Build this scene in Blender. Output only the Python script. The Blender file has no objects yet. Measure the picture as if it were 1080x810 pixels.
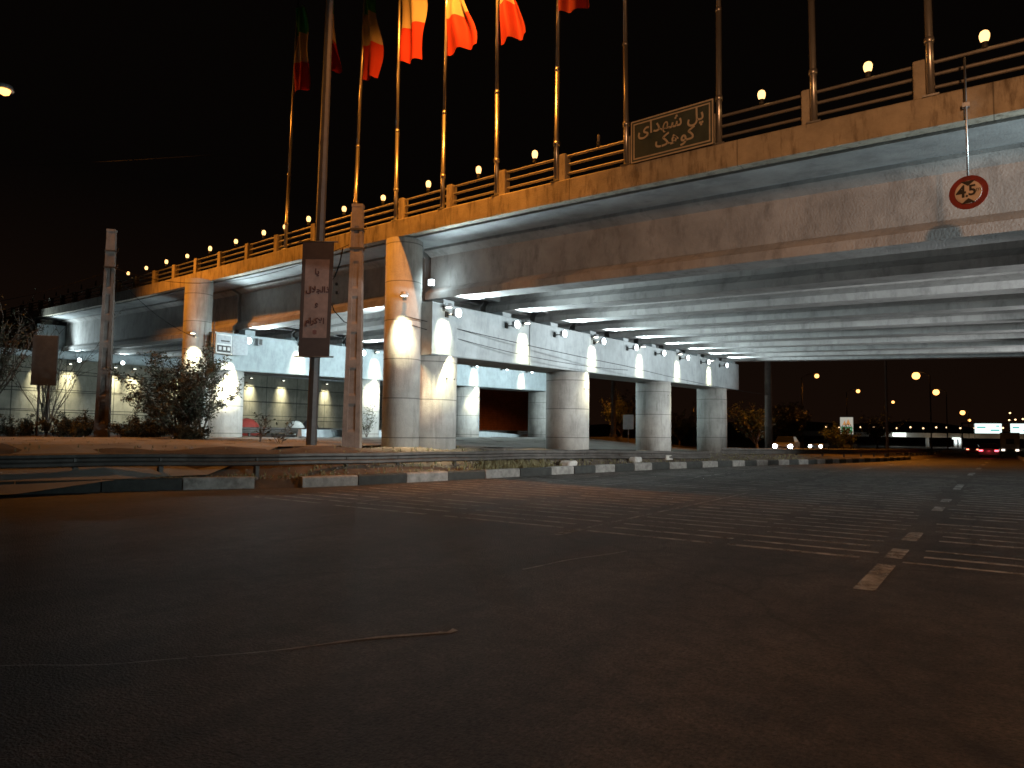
import bpy, bmesh, math, random
from mathutils import Vector, Matrix
random.seed(7)
R = math.radians
sc = bpy.context.scene
COL = sc.collection
# ------------------------------------------------------------------ camera
F = 750.0
yaw = R(34.7); pitch = math.atan(49.8 / F); roll = math.atan(.012)
cd = bpy.data.cameras.new('camera'); cam = bpy.data.objects.new('camera', cd); COL.objects.link(cam)
cd.sensor_width = 36; cd.lens = F / 1080 * 36; cd.clip_start = .05; cd.clip_end = 3000
fw = Vector((-math.sin(yaw) * math.cos(pitch), math.cos(yaw) * math.cos(pitch), math.sin(pitch)))
r0 = Vector((math.cos(yaw), math.sin(yaw), 0)); u0 = r0.cross(fw)
rr = r0 * math.cos(roll) + u0 * math.sin(roll); uu = u0 * math.cos(roll) - r0 * math.sin(roll)
cam.matrix_world = Matrix(((rr.x, uu.x, -fw.x, 0), (rr.y, uu.y, -fw.y, 0), (rr.z, uu.z, -fw.z, 1.4), (0, 0, 0, 1)))
sc.camera = cam
# ------------------------------------------------------------------ world (night, faint town glow) and exposure
wd = bpy.data.worlds.new('World'); sc.world = wd; wd.use_nodes = True
nt = wd.node_tree; bg = nt.nodes['Background']
tc = nt.nodes.new('ShaderNodeTexCoord'); sep = nt.nodes.new('ShaderNodeSeparateXYZ')
nt.links.new(tc.outputs['Generated'], sep.inputs[0])
cr = nt.nodes.new('ShaderNodeValToRGB'); nt.links.new(sep.outputs['Z'], cr.inputs[0])
cr.color_ramp.elements[0].position = 0.0; cr.color_ramp.elements[0].color = (.0070, .0032, .0018, 1)
cr.color_ramp.elements[1].position = .30; cr.color_ramp.elements[1].color = (.0016, .0011, .0009, 1)
e = cr.color_ramp.elements.new(.09); e.color = (.0058, .0029, .0017, 1)
nt.links.new(cr.outputs[0], bg.inputs[0]); bg.inputs[1].default_value = 1.0
vs = sc.view_settings; vs.view_transform = 'Standard'; vs.look = 'None'; vs.exposure = 0; vs.gamma = 1; vs.use_curve_mapping = False
sc.cycles.use_denoising = True; sc.cycles.filter_width = 1.6
sc.cycles.max_bounces = 6; sc.cycles.diffuse_bounces = 4; sc.cycles.glossy_bounces = 3
sc.cycles.sample_clamp_indirect = 3.0
# light powers (watts)
P_FLOOD, P_BEAM, P_DOWN, P_SODIUM, P_FARSOD = 850, 125, 36, 8000, 5000
COOL = (.74, .94, 1.0); WARMW = (1.0, .93, .62); SOD = (1.0, .33, .035)

# ------------------------------------------------------------------ materials
def M(name, col, rough=.8, var=0.0, scale=3.0, bump=0.0, bscale=40, metal=0.0, stain=0.0, stain_scale=(1.2, 1.2, .25), stain_col=None, col2=None, spec=.5, coat=0, detail=8):
    m = bpy.data.materials.new(name); m.use_nodes = True; n = m.node_tree; b = n.nodes['Principled BSDF']
    b.inputs['Roughness'].default_value = rough; b.inputs['Metallic'].default_value = metal
    b.inputs['Specular IOR Level'].default_value = spec; b.inputs['Coat Weight'].default_value = coat
    b.inputs['Base Color'].default_value = (*col, 1)
    g = n.nodes.new('ShaderNodeNewGeometry'); out = None
    if var or col2:
        t = n.nodes.new('ShaderNodeTexNoise'); t.inputs['Scale'].default_value = scale; t.inputs['Detail'].default_value = detail; t.inputs['Roughness'].default_value = .65
        n.links.new(g.outputs['Position'], t.inputs['Vector'])
        r = n.nodes.new('ShaderNodeValToRGB'); n.links.new(t.outputs['Fac'], r.inputs[0])
        lo = tuple(c * (1 - var) for c in col); hi = col2 if col2 else tuple(min(1, c * (1 + var)) for c in col)
        r.color_ramp.elements[0].position = .32; r.color_ramp.elements[0].color = (*lo, 1)
        r.color_ramp.elements[1].position = .68; r.color_ramp.elements[1].color = (*hi, 1)
        out = r.outputs[0]
        if stain:
            mp = n.nodes.new('ShaderNodeMapping'); mp.inputs['Scale'].default_value = stain_scale
            n.links.new(g.outputs['Position'], mp.inputs[0])
            t2 = n.nodes.new('ShaderNodeTexNoise'); t2.inputs['Scale'].default_value = 2.2; t2.inputs['Detail'].default_value = 10; t2.inputs['Roughness'].default_value = .7
            n.links.new(mp.outputs[0], t2.inputs['Vector'])
            r2 = n.nodes.new('ShaderNodeValToRGB'); r2.color_ramp.elements[0].position = .5; r2.color_ramp.elements[1].position = .68
            r2.color_ramp.elements[1].color = (stain, stain, stain, 1)
            n.links.new(t2.outputs['Fac'], r2.inputs[0])
            mx = n.nodes.new('ShaderNodeMixRGB'); n.links.new(r2.outputs[0], mx.inputs[0]); n.links.new(out, mx.inputs[1])
            mx.inputs[2].default_value = (*(stain_col or tuple(c * .4 for c in col)), 1); out = mx.outputs[0]
        n.links.new(out, b.inputs['Base Color'])
    if bump:
        t3 = n.nodes.new('ShaderNodeTexNoise'); t3.inputs['Scale'].default_value = bscale; t3.inputs['Detail'].default_value = 6
        n.links.new(g.outputs['Position'], t3.inputs['Vector'])
        bp = n.nodes.new('ShaderNodeBump'); bp.inputs['Strength'].default_value = bump; bp.inputs['Distance'].default_value = .02
        n.links.new(t3.outputs['Fac'], bp.inputs['Height']); n.links.new(bp.outputs[0], b.inputs['Normal'])
    return m
def EM(name, col, s, mis='NONE'):
    m = bpy.data.materials.new(name); m.use_nodes = True; b = m.node_tree.nodes['Principled BSDF']
    b.inputs['Base Color'].default_value = (*[c * .5 for c in col], 1); b.inputs['Emission Color'].default_value = (*col, 1); b.inputs['Emission Strength'].default_value = s
    m.cycles.emission_sampling = mis
    return m
def joints(m, w, h, dark=.45, mort=.012, axis='YZ', off=0.0):
    """thin construction joints in the concrete: a brick texture multiplied into the colour"""
    n = m.node_tree; b = n.nodes['Principled BSDF']; src = b.inputs['Base Color'].links[0].from_socket
    g = n.nodes.new('ShaderNodeNewGeometry'); s = n.nodes.new('ShaderNodeSeparateXYZ'); c = n.nodes.new('ShaderNodeCombineXYZ')
    n.links.new(g.outputs['Position'], s.inputs[0]); n.links.new(s.outputs[axis[0]], c.inputs['X']); n.links.new(s.outputs[axis[1]], c.inputs['Y'])
    br = n.nodes.new('ShaderNodeTexBrick'); br.offset = off; br.inputs['Scale'].default_value = 1; br.inputs['Brick Width'].default_value = w
    br.inputs['Row Height'].default_value = h; br.inputs['Mortar Size'].default_value = mort; br.inputs['Mortar Smooth'].default_value = .3
    br.inputs['Color1'].default_value = (1, 1, 1, 1); br.inputs['Color2'].default_value = (.9, .9, .9, 1); br.inputs['Mortar'].default_value = (dark,) * 3 + (1,)
    n.links.new(c.outputs[0], br.inputs['Vector'])
    mx = n.nodes.new('ShaderNodeMixRGB'); mx.blend_type = 'MULTIPLY'; mx.inputs[0].default_value = 1
    n.links.new(src, mx.inputs[1]); n.links.new(br.outputs['Color'], mx.inputs[2]); n.links.new(mx.outputs[0], b.inputs['Base Color'])
    return m

m_conc = M('pier_concrete', (.36, .36, .34), .85, .22, 1.3, .35, 30, stain=.5, stain_scale=(1.6, 1.6, .35))
m_cap = M('crosshead_concrete', (.345, .385, .395), .85, .18, 1.6, .3, 30, stain=.35, stain_scale=(2.2, 2.2, .7))
joints(m_cap, 50, 50, 1)
m_girder = M('girder_concrete', (.33, .315, .30), .85, .22, .9, .3, 25, stain=.6, stain_scale=(1.3, 1.3, .5))
m_slab = M('slab_concrete', (.33, .34, .34), .85, .25, .8, .25, 25, stain=.5, stain_scale=(.6, 1, 1))
m_parapet = M('parapet_concrete', (.42, .37, .29), .85, .25, 1.7, .4, 30, stain=.85, stain_scale=(2.4, 2.4, .5), stain_col=(.12, .09, .06))
joints(m_parapet, 4.15, 60, .45, .012, 'XZ')
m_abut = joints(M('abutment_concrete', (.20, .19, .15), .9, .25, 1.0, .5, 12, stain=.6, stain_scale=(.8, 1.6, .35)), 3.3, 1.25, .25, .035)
m_brick = joints(M('red_brick', (.17, .075, .05), .9, .3, 1.5, .3, 20), .6, .3, .55, .02, off=.5)
m_colm = joints(M('column_concrete', (.38, .37, .34), .85, .2, 1.6, .35, 26, stain=.6, stain_scale=(1.8, 1.8, .3)), 60, 1.17, .4, .018)
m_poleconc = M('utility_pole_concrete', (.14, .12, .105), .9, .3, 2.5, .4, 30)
m_steel = M('galvanised_steel', (.42, .42, .42), .42, .2, 6, 0, metal=.9)
m_rail = M('painted_rail_steel', (.42, .40, .37), .45, .15, 4, 0, metal=.6)
m_dark = M('dark_metal', (.035, .033, .03), .6, .3, 5)
m_flagpole = M('flagpole_steel', (.55, .53, .5), .32, .1, 3, 0, metal=.8)
m_guard = M('guard_rail_steel', (.075, .068, .06), .6, .35, 3, .2, 20, metal=.5, stain=.6, stain_scale=(1, 1, 2), stain_col=(.05, .03, .02))
m_kw = M('kerb_white_paint', (.22, .215, .195), .8, .35, 5, .4, 30, stain=.8, stain_scale=(2, 2, 2), stain_col=(.10, .09, .08))
m_kb = M('kerb_black_paint', (.028, .03, .026), .8, .4, 5, .4, 30)
m_soil = M('verge_soil', (.065, .05, .036), .95, .45, 1.2, .8, 9, stain=.7, stain_scale=(1, 1, 1))
m_paint = M('worn_road_paint', (.34, .33, .31), .75, .5, 9, .3, 60)
m_leaf = M('leaf', (.045, .062, .028), .6, .4, 6)
m_leafd = M('dusty_leaf', (.034, .036, .018), .7, .4, 6)
m_bark = M('bark', (.08, .06, .045), .9, .4, 9, .5, 40)
m_grass = M('dry_grass', (.20, .19, .10), .8, .4, 5)
m_black = M('cable_black', (.010, .010, .010), 1.0, spec=.05)
m_lampbody = M('lamp_housing', (.30, .31, .32), .5, .2, 9, metal=.3)
m_white = M('white_paint', (.55, .56, .55), .5, .12, 5)
m_flood = EM('floodlight_lens', (.86, .96, 1.0), 14)
m_down = EM('downlight_lens', (1.0, .96, .78), 10)
m_globe = EM('lantern_glass', (1.0, .56, .20), 2.8)
m_globe_off = M('unlit_lantern_glass', (.20, .18, .16), .3)
m_sod = EM('sodium_lens', (1.0, .42, .11), 4.2)
m_glass = M('dark_glass', (.01, .011, .012), .08, spec=.8)
m_tyre = M('rubber', (.015, .015, .015), .85)
m_red = EM('tail_light', (1.0, .07, .10), 9)
m_head = EM('head_light', (.93, .93, 1.0), 30)
m_amber = EM('far_tail_light', (1.0, .30, .16), 5)

def bar_mix(m):  # worn marking: paint broken up by noise over the asphalt
    n = m.node_tree; b = n.nodes['Principled BSDF']; o = n.nodes['Material Output']
    g = n.nodes.new('ShaderNodeNewGeometry'); t = n.nodes.new('ShaderNodeTexNoise'); t.inputs['Scale'].default_value = 2.3; t.inputs['Detail'].default_value = 12; t.inputs['Roughness'].default_value = .75
    n.links.new(g.outputs['Position'], t.inputs['Vector'])
    r = n.nodes.new('ShaderNodeValToRGB'); r.color_ramp.elements[0].position = .38; r.color_ramp.elements[1].position = .62
    r.color_ramp.elements[0].color = (.28, .28, .28, 1); r.color_ramp.elements[1].color = (.85, .85, .85, 1)
    n.links.new(t.outputs['Fac'], r.inputs[0]); tr = n.nodes.new('ShaderNodeBsdfTransparent'); mx = n.nodes.new('ShaderNodeMixShader')
    n.links.new(r.outputs[0], mx.inputs[0]); n.links.new(tr.outputs[0], mx.inputs[1]); n.links.new(b.outputs[0], mx.inputs[2]); n.links.new(mx.outputs[0], o.inputs['Surface'])
m_bars = M('worn_bar_paint', (.40, .385, .36), .75, .35, 6, .3, 60); bar_mix(m_bars); bar_mix(m_paint)

def asphalt():
    m = M('asphalt', (.046, .041, .037), .72, .42, .55, .9, 55, stain=.65, stain_scale=(.9, .12, 1), stain_col=(.022, .020, .019), spec=.35)
    n = m.node_tree; b = n.nodes['Principled BSDF']; src = b.inputs['Base Color'].links[0].from_socket
    g = n.nodes.new('ShaderNodeNewGeometry')
    def mul(src, node_out):
        mx = n.nodes.new('ShaderNodeMixRGB'); mx.blend_type = 'MULTIPLY'; mx.inputs[0].default_value = 1
        n.links.new(src, mx.inputs[1]); n.links.new(node_out, mx.inputs[2]); return mx.outputs[0]
    # stones
    v = n.nodes.new('ShaderNodeTexNoise'); v.inputs['Scale'].default_value = 34; v.inputs['Detail'].default_value = 5; v.inputs['Roughness'].default_value = .8; n.links.new(g.outputs['Position'], v.inputs['Vector'])
    r = n.nodes.new('ShaderNodeValToRGB'); r.color_ramp.elements[0].position = .35; r.color_ramp.elements[0].color = (.30, .30, .30, 1); r.color_ramp.elements[1].position = .70; r.color_ramp.elements[1].color = (2.1, 2.0, 1.9, 1)
    n.links.new(v.outputs['Fac'], r.inputs[0]); src = mul(src, r.outputs[0])
    w2 = n.nodes.new('ShaderNodeTexNoise'); w2.inputs['Scale'].default_value = 5; w2.inputs['Detail'].default_value = 9; w2.inputs['Roughness'].default_value = .75; n.links.new(g.outputs['Position'], w2.inputs['Vector'])
    r4 = n.nodes.new('ShaderNodeValToRGB'); r4.color_ramp.elements[0].position = .36; r4.color_ramp.elements[0].color = (.62, .62, .62, 1); r4.color_ramp.elements[1].position = .66; r4.color_ramp.elements[1].color = (1.35, 1.33, 1.3, 1)
    n.links.new(w2.outputs['Fac'], r4.inputs[0]); src = mul(src, r4.outputs[0])
    sx = n.nodes.new('ShaderNodeSeparateXYZ'); n.links.new(g.outputs['Position'], sx.inputs[0]); wv = n.nodes.new('ShaderNodeMath'); wv.operation = 'SINE'
    ml = n.nodes.new('ShaderNodeMath'); ml.operation = 'MULTIPLY'; ml.inputs[1].default_value = 3.3; n.links.new(sx.outputs['X'], ml.inputs[0]); n.links.new(ml.outputs[0], wv.inputs[0])
    mr = n.nodes.new('ShaderNodeMapRange'); mr.inputs['From Min'].default_value = -1; mr.inputs['To Min'].default_value = .84; mr.inputs['To Max'].default_value = 1.12; n.links.new(wv.outputs[0], mr.inputs['Value']); src = mul(src, mr.outputs[0])
    # cracks: thin lines where a distorted cell border runs
    w = n.nodes.new('ShaderNodeTexNoise'); w.inputs['Scale'].default_value = .9; w.inputs['Detail'].default_value = 6; n.links.new(g.outputs['Position'], w.inputs['Vector'])
    ad = n.nodes.new('ShaderNodeMixRGB'); ad.blend_type = 'ADD'; ad.inputs[0].default_value = .8; n.links.new(g.outputs['Position'], ad.inputs[1]); n.links.new(w.outputs['Color'], ad.inputs[2])
    vo = n.nodes.new('ShaderNodeTexVoronoi'); vo.feature = 'DISTANCE_TO_EDGE'; vo.inputs['Scale'].default_value = .19; n.links.new(ad.outputs[0], vo.inputs['Vector'])
    r2 = n.nodes.new('ShaderNodeValToRGB'); r2.color_ramp.elements[0].position = .002; r2.color_ramp.elements[0].color = (.62, .62, .62, 1); r2.color_ramp.elements[1].position = .006; r2.color_ramp.elements[1].color = (1, 1, 1, 1)
    n.links.new(vo.outputs['Distance'], r2.inputs[0]); src = mul(src, r2.outputs[0])
    n.links.new(src, b.inputs['Base Color'])
    return m
m_asph = asphalt()

# ------------------------------------------------------------------ mesh helpers
class MB:
    def __init__(s): s.v = []; s.f = []; s.mi = []; s.sm = []
    def add(s, vs_, fs, mi=0, smooth=False):
        o = len(s.v); s.v += [tuple(p) for p in vs_]
        for f in fs: s.f.append(tuple(i + o for i in f)); s.mi.append(mi); s.sm.append(smooth)
    def hexa(s, p, mi=0):  # 8 points: bottom 4 ccw, top 4
        s.add(p, [(3, 2, 1, 0), (4, 5, 6, 7), (0, 1, 5, 4), (1, 2, 6, 5), (2, 3, 7, 6), (3, 0, 4, 7)], mi)
    def box(s, x0, x1, y0, y1, z0, z1, mi=0):
        s.hexa([(x0, y0, z0), (x1, y0, z0), (x1, y1, z0), (x0, y1, z0), (x0, y0, z1), (x1, y0, z1), (x1, y1, z1), (x0, y1, z1)], mi)
    def bbox(s, x0, x1, y0, y1, z0, z1, b=.02, mi=0):  # box with chamfered vertical and top edges
        def ring(i, z): return [(x0 + i, y0, z), (x1 - i, y0, z), (x1, y0 + i, z), (x1, y1 - i, z), (x1 - i, y1, z), (x0 + i, y1, z), (x0, y1 - i, z), (x0, y0 + i, z)]
        a = ring(b, z0); c = ring(b, z1 - b); d = [(p[0] + (b if p[0] < (x0 + x1) / 2 else -b), p[1] + (b if p[1] < (y0 + y1) / 2 else -b), z1) for p in c]
        s.add(a + c + d, [tuple(range(7, -1, -1)), tuple(range(16, 24))] + [(i, (i + 1) % 8, 8 + (i + 1) % 8, 8 + i) for i in range(8)] + [(8 + i, 8 + (i + 1) % 8, 16 + (i + 1) % 8, 16 + i) for i in range(8)], mi)
    def tube(s, pts, rad, n=8, mi=0, cap=True, smooth=True):
        pts = [Vector(p) for p in pts]; rs = rad if isinstance(rad, (list, tuple)) else [rad] * len(pts); vv = []
        for i, p in enumerate(pts):
            d = (pts[min(i + 1, len(pts) - 1)] - pts[max(i - 1, 0)])
            d = d.normalized() if d.length > 1e-9 else Vector((0, 0, 1))
            a = d.cross(Vector((0, 0, 1)) if abs(d.z) < .9 else Vector((1, 0, 0))).normalized(); b = d.cross(a)
            for k in range(n):
                t = 2 * math.pi * k / n; vv.append(p + (a * math.cos(t) + b * math.sin(t)) * rs[i])
        m = len(pts); o = len(s.v)
        s.add(vv, [(i * n + k, i * n + (k + 1) % n, (i + 1) * n + (k + 1) % n, (i + 1) * n + k) for i in range(m - 1) for k in range(n)], mi, smooth)
        if cap: s.add([], []); s.f.append(tuple(o + k for k in range(n - 1, -1, -1))); s.mi.append(mi); s.sm.append(False); s.f.append(tuple(o + (m - 1) * n + k for k in range(n))); s.mi.append(mi); s.sm.append(False)
    def lathe(s, prof, n=16, c=(0, 0, 0), mi=0, smooth=True):
        vv = []
        for (r_, z) in prof:
            for k in range(n): t = 2 * math.pi * k / n; vv.append((c[0] + r_ * math.cos(t), c[1] + r_ * math.sin(t), c[2] + z))
        m = len(prof); o = len(s.v)
        s.add(vv, [(i * n + k, i * n + (k + 1) % n, (i + 1) * n + (k + 1) % n, (i + 1) * n + k) for i in range(m - 1) for k in range(n)], mi, smooth)
        for row in (0, m - 1): s.f.append(tuple(o + row * n + k for k in (range(n - 1, -1, -1) if row == 0 else range(n)))); s.mi.append(mi); s.sm.append(False)
    def sweep(s, rings, mi=0, closed=True, caps=True, smooth=False):  # rings: list of equally long point lists
        n = len(rings[0]); o = len(s.v)
        s.add([p for r_ in rings for p in r_], [(i * n + k, i * n + (k + 1) % n, (i + 1) * n + (k + 1) % n, (i + 1) * n + k) for i in range(len(rings) - 1) for k in range(n if closed else n - 1)], mi, smooth)
        if caps and closed:
            s.f.append(tuple(o + k for k in range(n - 1, -1, -1))); s.mi.append(mi); s.sm.append(False)
            s.f.append(tuple(o + (len(rings) - 1) * n + k for k in range(n))); s.mi.append(mi); s.sm.append(False)
WL = {}
def build(name, mb, mats, parent=None, local=False):
    me = bpy.data.meshes.new(name); off = Vector((0, 0, 0))
    if parent is not None and not local: off = WL.get(parent.name, Vector((0, 0, 0)))
    me.from_pydata([tuple(Vector(p) - off) for p in mb.v], [], mb.f)
    for m in (mats if isinstance(mats, (list, tuple)) else [mats]): me.materials.append(m)
    for p, mi, sm in zip(me.polygons, mb.mi, mb.sm): p.material_index = mi; p.use_smooth = sm
    bm = bmesh.new(); bm.from_mesh(me); bmesh.ops.recalc_face_normals(bm, faces=bm.faces) if len(bm.faces) < 60000 else None; bm.to_mesh(me); bm.free()
    o = bpy.data.objects.new(name, me); COL.objects.link(o)
    if parent is not None: o.parent = parent; WL[o.name] = off.copy()
    return o
def thing(name, label, cat, loc=(0, 0, 0), rz=0, group=None):
    o = bpy.data.objects.new(name, None); o.empty_display_size = .2; COL.objects.link(o)
    o.location = loc; o.rotation_euler = (0, 0, rz); o['label'] = label; o['category'] = cat
    if group: o['group'] = group
    WL[o.name] = Vector(loc); return o
def tag(o, label, cat, group=None):
    o['label'] = label; o['category'] = cat
    if group: o['group'] = group
    return o
def struct(name, mb, m): o = build(name, mb, m); o['kind'] = 'structure'; return o
def copy_tree(o, parent=None):
    c = o.copy(); COL.objects.link(c); c.parent = parent
    if parent is None: WL[c.name] = WL[o.name].copy()
    for ch in list(o.children): copy_tree(ch, c)
    return c
def light(name, kind, loc, power, col, parent, radius=.08, aim=None, cone=60, blend=.5):
    l = bpy.data.lights.new(name, kind); l.energy = power; l.color = col; l.shadow_soft_size = radius
    if kind == 'SPOT': l.spot_size = R(cone); l.spot_blend = blend
    o = bpy.data.objects.new(name, l); COL.objects.link(o); o.parent = parent; o.location = loc
    if aim is not None: o.rotation_euler = Vector(aim).to_track_quat('-Z', 'Y').to_euler()
    return o
ORD = ['first', 'second', 'third', 'fourth', 'fifth', 'sixth', 'seventh', 'eighth', 'ninth', 'tenth', 'eleventh', 'twelfth', 'thirteenth', 'fourteenth', 'fifteenth', 'sixteenth', 'seventeenth', 'eighteenth', 'nineteenth', 'twentieth']

def interp(x, pts):
    if x <= pts[0][0]: return pts[0][1]
    for (a, b), (c, d) in zip(pts, pts[1:]):
        if x <= c: return b + (d - b) * (x - a) / (c - a)
    return pts[-1][1]
def sst(t): t = max(0, min(1, t)); return t * t * (3 - 2 * t)

# ------------------------------------------------------------------ ground and road
XK = [(-40, -40), (-10, -24), (0, -19.5), (4, -17.4), (7.5, -15.95), (9.5, -14.9), (11.2, -13.75), (12.6, -13.35), (14.1, -13.1), (16.8, -12.6), (19.6, -12.2), (22.6, -11.6), (25.9, -10.95), (30.5, -9.8), (40, -8.0), (50, -6.6), (68, -5.5), (100, -5.2), (500, -5.2)]
XR = [(-40, 5.5), (15, 5), (40, 2.4), (67, 1.2), (90, .9), (140, 2.5), (500, 2.5)]
xk = lambda y: interp(y, XK)
xr = lambda y: interp(y, XR)
def zr(y): return 0.0 if y < 30 else (-(y - 30) * .0125 if y < 350 else -4.0)
def gz(x, y):
    d = xk(y) - x; z = zr(y)
    if d < 0: return z + (.2 if x > xr(y) + .15 else 0)
    p = .85 - .0237 * (y - 16.3) if y > 16.3 else .85
    p = p + (.95 - p) * sst((-14.3 - x) / 12.7)
    p = p + (z + .1 - p) * sst((y - 44) / 20) if x > -30 else p + (z + .1 - p) * sst((y - 60) / 30)
    lo = z + .2
    e = sst((14 - y) / 4) * .9
    return lo + (p - lo) * sst((d - .35 - e) / (1.15 + e * .4))
def frange(a, b, s):
    r = []
    while a < b: r.append(a); a += s
    return r + [b]
gy = frange(-60, -12, 8) + frange(-4, 34, .5) + frange(36, 80, 2) + frange(90, 600, 30) + [900, 1500]
gxs = [-1200, -600, -300, -160, -110] + frange(-90, -34, 4) + frange(-32, -26, 1.5) + frange(-25.5, -4, .22) + frange(-3, 8, 1) + [12, 20, 40, 80, 200, 500, 1200]
g = MB(); nx = len(gxs)
def bumpy(x, y):
    if x > xk(y) - .3 or x < -80: return 0
    return .08 * math.sin(x * 1.9 + y * .7) * math.sin(y * 1.3 - x * .4) * (1 if x < -1 else 0)
g.add([(x, y, (zr(y) - .03 if (x > xk(y) - .2 and x < xr(y) + .2) else gz(x, y)) + bumpy(x, y)) for y in gy for x in gxs], [(j * nx + i, j * nx + i + 1, (j + 1) * nx + i + 1, (j + 1) * nx + i) for j in range(len(gy) - 1) for i in range(nx - 1)], 0, True)
struct('ground', g, m_soil)
ry = frange(-40, 34, 1.0) + frange(36, 100, 4) + frange(110, 600, 20)
rd = MB(); nc = 13
rd.add([(xk(y) + (xr(y) - xk(y)) * i / (nc - 1), y, zr(y)) for y in ry for i in range(nc)], [(j * nc + i, j * nc + i + 1, (j + 1) * nc + i + 1, (j + 1) * nc + i) for j in range(len(ry) - 1) for i in range(nc - 1)])
struct('road', rd, m_asph)
# the carriageway that passes between the two rows of columns
oy = frange(-20, 60, 2) + frange(70, 400, 15); od = MB()
od.add([(x, y, gz(x, y) + .03 + (.04 if y < 60 else 0)) for y in oy for x in (-26.0, -21.5, -18.5, -15.8)], [(j * 4 + i, j * 4 + i + 1, (j + 1) * 4 + i + 1, (j + 1) * 4 + i) for j in range(len(oy) - 1) for i in range(3)])
struct('opposite_road', od, M('pale_worn_asphalt', (.20, .195, .175), .85, .25, .8, .4, 40))

# kerbs: blocks painted black and white along the edge
def path_len(fx, y0, y1):
    pts = []; y = y0
    while y < y1: pts.append((fx(y), y)); y += .1
    return pts
def kerb(name, fx, side, y0, y1, blocks):
    mb = MB(); pts = path_len(fx, y0, y1); acc = 0; bi = 0; start = 0
    for i in range(1, len(pts)):
        acc += math.hypot(pts[i][0] - pts[i - 1][0], pts[i][1] - pts[i - 1][1])
        L, mi = blocks(pts[i][1], bi)
        if acc >= L:
            a, b = pts[start], pts[i]; d = Vector((b[0] - a[0], b[1] - a[1], 0)).normalized(); nrm = Vector((-d.y, d.x, 0)) * side
            h = .26 + random.uniform(-.012, .012); gp = .012; j = random.uniform(-.015, .015)
            A = Vector((a[0], a[1], zr(a[1]))) + d * gp + nrm * j; B = Vector((b[0], b[1], zr(b[1]))) - d * gp + nrm * j
            prof = [(0, -.15), (0, h - .04), (.035, h), (.24, h), (.26, h - .02), (.26, -.15)]
            mb.sweep([[A + nrm * q[0] + Vector((0, 0, q[1])) for q in prof], [B + nrm * q[0] + Vector((0, 0, q[1])) for q in prof]], mi)
            acc = 0; bi += 1; start = i
    return struct(name, mb, [m_kw, m_kb])
# walk blocks so that the white/black change falls at Y=11.17
kerb('kerb', xk, 1, 11.17, 62, lambda y, i: ((1.42 if y < 20.5 else 1.08), i % 2))
kerb('kerb', xk, 1, -12, 11.1, lambda y, i: (1.5, 0 if 9.2 < y < 11.4 else 1))  # nearly all black: the darkness of this unlit stretch is put into the paint
kerb('kerb', xr, -1, 30, 200, lambda y, i: (1.2, i % 2))

# painted markings
mk = MB()
def strip(mb, x0, x1, y0, y1, n=1, lift=.004):
    for k in range(n):
        a = y0 + (y1 - y0) * k / n; b = y0 + (y1 - y0) * (k + 1) / n
        mb.add([(x0, a, zr(a) + lift), (x1, a, zr(a) + lift), (x1, b, zr(b) + lift), (x0, b, zr(b) + lift)], [(0, 1, 2, 3)])
for y0, y1 in [(7.2, 8.75), (9.25, 10.05), (10.9, 11.9), (15.6, 16.5), (17.8, 18.8), (22.2, 24.6), (31, 34), (40, 43), (49, 52), (58, 61), (70, 74), (84, 88)]: strip(mk, -1.18, -1.0, y0, y1, 1, .008)
for y0, y1 in [(8.35, 9.15), (33, 36), (42, 45), (51, 54), (62, 66)]: strip(mk, -5.12, -4.98, y0, y1, 1, .008)
strip(mk, -5.09, -5.03, 9.3, 17.2, 4, .008); strip(mk, -10.36, -10.30, 9.4, 18, 4, .008)
for y0, y1 in [(22, 25), (31, 34)]: strip(mk, -8.2, -8.1, y0, y1, 1, .008)
struct('lane_markings', mk, m_paint)
bars = MB(); y = 9.05; k = 0
while y < 31:
    segs = [(-12.6, -10.55), (-10.15, -7.9), (-7.65, -5.3), (-4.85, -3.1), (-2.95, -1.35), (-.85, .35), (.5, 2.2), (2.3, 3.4)]
    for a, b in segs:
        a = max(a, xk(y) + .35)
        if b - a < .3 or random.random() < .06: continue
        j = random.uniform(-.03, .03); th = .05 + random.uniform(-.01, .012)
        a += random.uniform(-.12, .12); b += random.uniform(-.12, .12); sl = .05 * (a + 4) * .2
        bars.add([(a, y + j - th, .004), (b, y + j + .02 - th, .004), (b, y + j + .02 + th, .004), (a, y + j + th, .004)], [(0, 1, 2, 3)])
    y += .52 + .004 * k; k += 1
struct('rumble_bar_markings', bars, m_bars)
# thin spilled-paint lines on the near asphalt
sp = MB()
def wob(p, q, w0, w1, n=14, amp=.03):
    P, Q = Vector((*p, .004)), Vector((*q, .004)); d = (Q - P).normalized(); nn = Vector((-d.y, d.x, 0)); L = []; Rr = []
    ph = random.uniform(0, 6)
    for i in range(n + 1):
        t = i / n; c = P.lerp(Q, t) + nn * amp * math.sin(t * 7 + ph); w = (w0 + (w1 - w0) * t) * random.uniform(.6, 1.3); L.append(c - nn * w); Rr.append(c + nn * w)
    o = len(sp.v); sp.add(L + Rr, [(i, i + 1, n + 2 + i, n + 1 + i) for i in range(n)])
wob((-4.09, 6.1), (-3.74, 7.8), .012, .012); wob((-4.1, 2.55), (-3.25, 3.88), .006, .022)
wob((-4.9, 1.7), (-4.1, 2.5), .004, .006); wob((-3.24, 3.86), (-3.2, 3.98), .03, .03, 3)
struct('spilled_paint_lines', sp, M('thin_road_paint', (.22, .21, .195), .8, .4, 14))

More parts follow.
